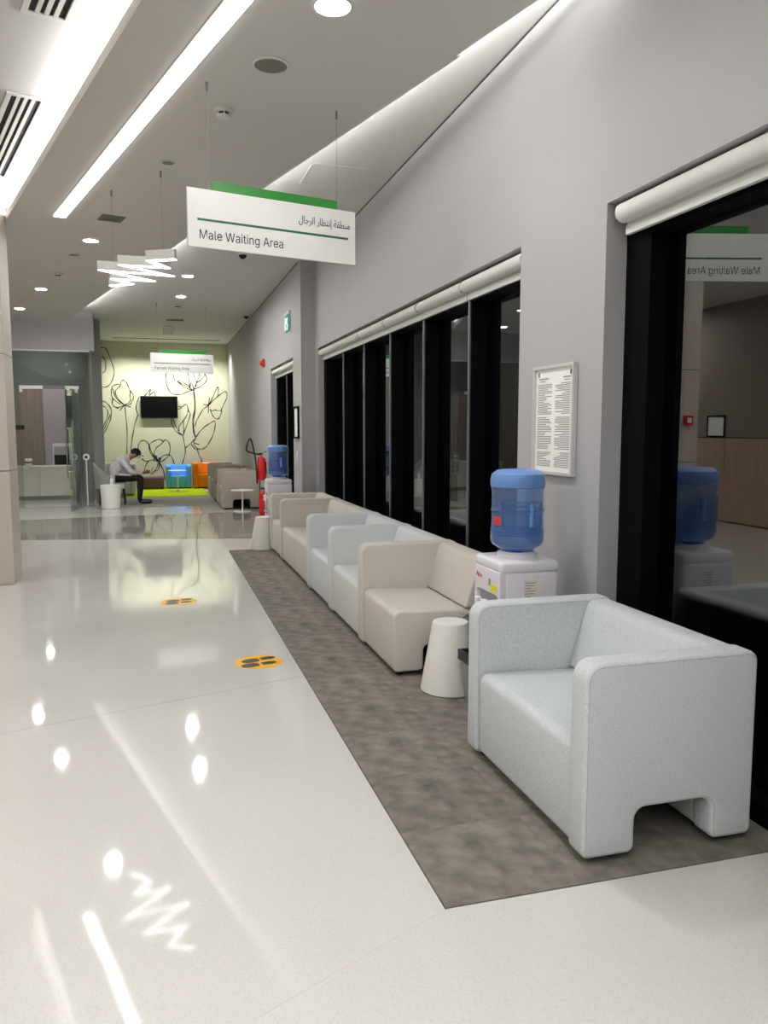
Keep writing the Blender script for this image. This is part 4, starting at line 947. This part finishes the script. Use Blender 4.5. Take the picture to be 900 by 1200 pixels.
# ---- the person: one skinned body, facing +x, bent over a phone
root = thing('person', 'person in white shirt and black cap bent over a phone', 'person', (-.90, 17.30, .0045))
def P3(x, y, z): return (x+.90, y, z)
V = []; E = []; R_ = []
def nv(p, r, link=None):
    V.append(P3(*p)); R_.append(r)
    if link is not None: E.append((link, len(V)-1))
    return len(V)-1
pel = nv((-.86, 0, .57), (.13, .125)); w1 = nv((-.85, 0, .70), (.145, .13), pel); ch = nv((-.745, 0, .845), (.15, .135), w1); ub = nv((-.64, 0, .92), (.10, .09), ch)
nk = nv((-.525, 0, .98), (.055, .055), ub); hb = nv((-.455, 0, 1.01), (.078, .075), nk); hc = nv((-.405, 0, 1.045), (.090, .086), hb); ht = nv((-.385, 0, 1.10), (.07, .065), hc)
for s in (-1, 1):
    sh = nv((-.65, s*.165, .885), (.07, .07), ub); el = nv((-.50, s*.215, .66), (.058, .058), sh); wr = nv((-.255, s*.075, .645), (.031, .031), el); pm = nv((-.205, s*.05, .655), (.037, .022), wr)
    for k in range(4):
        a = nv((-.155, s*(.062-.012*k)-.0, .662-.016*k+.02), (.0095, .0095), pm); nv((-.135, s*(.03-.006*k), .67-.016*k+.02), (.0085, .0085), a)
    a = nv((-.195, s*.025, .69), (.010, .010), pm); nv((-.17, s*.015, .705), (.009, .009), a)
    hp = nv((-.81, s*.10, .55), (.098, .098), pel); kn = nv((-.30, s*.13, .54), (.075, .075), hp); cf = nv((-.335, s*.13, .32), (.066, .066), kn); an = nv((-.355, s*.13, .105), (.052, .052), cf)
    he = nv((-.345, s*.13, .052), (.046, .046), an); nv((-.22, s*.135, .046), (.047, .042), he); nv((-.10, s*.14, .036), (.038, .03), len(V)-1)
me = bpy.data.meshes.new('body'); me.from_pydata(V, E, []); bo = bpy.data.objects.new('body', me); COL.objects.link(bo)
sk = bo.modifiers.new('skin', 'SKIN'); sk.use_smooth_shade = True
for i, d in enumerate(me.skin_vertices[0].data): d.radius = R_[i]; d.use_root = (i == 0)
sb = bo.modifiers.new('sub', 'SUBSURF'); sb.levels = 2; sb.render_levels = 2
dg = bpy.context.evaluated_depsgraph_get(); dg.update(); me2 = bpy.data.meshes.new_from_object(bo.evaluated_get(dg)); bpy.data.objects.remove(bo)
for m_ in ('skin', 'shirt', 'trousers', 'shoe_leather'): me2.materials.append(MATS[m_])
for pg in me2.polygons:
    c = pg.center; x, y, z = c.x-.90, c.y, c.z
    if z < .085: k = 3
    elif x > -.275 and z > .6: k = 0
    elif x > -.54 and z > .92 and abs(y) < .115: k = 0
    elif z < .60 and not (x < -.9 and z > .57) and not (x > -.60 and z > .60): k = 2
    else: k = 1
    pg.material_index = k; pg.use_smooth = True
me2.name = 'body'; bo = bpy.data.objects.new('body', me2); COL.objects.link(bo); bo.parent = root
# cap, brim, mask, ears, nose
HM = Matrix.Translation((.500, 0, 1.062)) @ Matrix.Rotation(math.radians(28), 4, 'Y')
cp = MB().lathe([(.104, -.01)]+[(.104*math.cos(k*PI/16), .092*math.sin(k*PI/16)) for k in range(1, 9)], 24, HM).build('cap', 'cap_black', root, True)
MB().prism(rnd_poly([(.06, -.075, .01), (.18, -.06, .05), (.18, .06, .05), (.06, .075, .01)], 6), -.004, .006, M=HM).build('brim', 'cap_black', cp)
MB().lathe([(0, -.03), (.03, -.03), (.052, -.01), (.05, .012), (.03, .03), (0, .034)], 16, Matrix.Translation((.553, 0, .990)) @ Matrix.Rotation(math.radians(110), 4, 'Y') @ Matrix.Scale(1.2, 4, (0, 1, 0))).build('face_mask', 'mask_blue', root, True)
for s in (-1, 1): MB().lathe([(0, -.012), (.022, -.008), (.026, 0), (.022, .008), (0, .01)], 14, Matrix.Translation((.480, s*.088, 1.02)) @ Matrix.Rotation(PI/2, 4, 'X')).build('ear', 'skin', root, True)
MB().lathe([(.089, -.045), (.092, -.02), (.092, .012), (.088, .012), (.085, -.045)], 24, HM, ring=True).build('hair', 'cap_black', root, True)
tag(MB().box(-.04, .04, -.005, .005, 0, .15, .003, M=Matrix.Translation((-.118, 17.30, .63)) @ Matrix.Rotation(math.radians(20), 4, 'Y') @ Matrix.Rotation(PI/2, 4, 'Z')).build('mobile_phone', 'phone_black'), 'dark mobile phone held in both hands of the seated person', 'phone')

# ================================================================ RECEPTION ROOM BEHIND THE GLASS
struct(MB().box(XL, -1.48, 21.4, 21.6, 0, ZC).build('wall_reception', 'concrete_grey'), 'grey back wall of the reception room', 'wall')
wp = tag(MB().box(-4.2, -2.66, 21.33, 21.40, .0, 2.52, .004).build('wood_wall_panel', 'taupe_wood'), 'taupe wood wall panel behind the reception counter', 'wall panel')
tag(MB().box(-2.65, -2.13, 21.30, 21.40, .0, 2.54, .004).build('lilac_wall_panel', 'lilac_panel'), 'pale lilac wall panel beside the taupe wood panel', 'wall panel')
t = thing('room_sign', 'small black wall sign on the taupe wood panel', 'sign', (-3.36, 21.325, 1.54)); MB().box(0, .26, -.012, .004, 0, .11, .003).build('plate', 'black_plastic', t)
t = thing('reception_counter', 'long cream reception counter behind the glass', 'counter', (-3.9, 18.75, .0))
for k in range(3): MB().box(.0+.72*k+.003, .72*(k+1)-.003, 0, .55, .09, .70, .004).build('front_panel', 'counter_cream', t)
MB().box(.03, 2.13, .03, .55, .001, .088).build('plinth', 'concrete_grey', t); MB().box(-.02, 2.18, -.02, .58, .702, .742, .004).build('worktop', 'counter_cream', t)
t = thing('flower_bowl', 'white flower with green leaves on the reception counter', 'flowers', (-2.70, 18.95, .743))
MB().lathe([(.04, 0), (.07, .03), (.075, .06), (.065, .06), (.05, .02), (0, .012)], 20).build('bowl', 'white_plastic', t, True)
for k in range(7):
    a = 2*PI*k/7; MB().add([(0, 0, .05), (.06*math.cos(a-.3), .06*math.sin(a-.3), .09), (.16*math.cos(a), .16*math.sin(a), .07), (.06*math.cos(a+.3), .06*math.sin(a+.3), .085), (.06*math.cos(a), .06*math.sin(a), .075)], [(0, 1, 4), (1, 2, 4), (2, 3, 4), (3, 0, 4)]).build('leaf', 'leaf', t)
for k in range(5):
    a = 2*PI*k/5; MB().lathe([(0, 0), (.03, .01), (.035, .04), (.012, .07), (0, .072)], 10, Matrix.Translation((.03*math.cos(a), .03*math.sin(a), .10)) @ Matrix.Rotation(.5, 4, (-math.sin(a), math.cos(a), 0))).build('petal', 'petal', t, True)
t = thing('white_chair', 'white framed high chair behind the reception counter', 'chair', (-2.12, 19.7, 0))
for x in (-.2, .2):
    for y in (0, .4): MB().tube([(x*1.1, y, 0.0), (x, y, .62)], .016, 8).build('leg', 'white_plastic', t)
MB().box(-.22, .22, -.02, .42, .62, .66, .01).build('seat', 'black_plastic', t)
for x in (-.2, .2): MB().tube([(x, .41, .64), (x, .45, 1.2)], .018, 8).build('back_post', 'white_plastic', t)
MB().box(-.22, .22, .43, .47, 1.14, 1.22, .01).build('back_rail', 'white_plastic', t); MB().box(-.2, .2, .43, .45, .72, .95, .008).build('backrest', 'black_plastic', t)
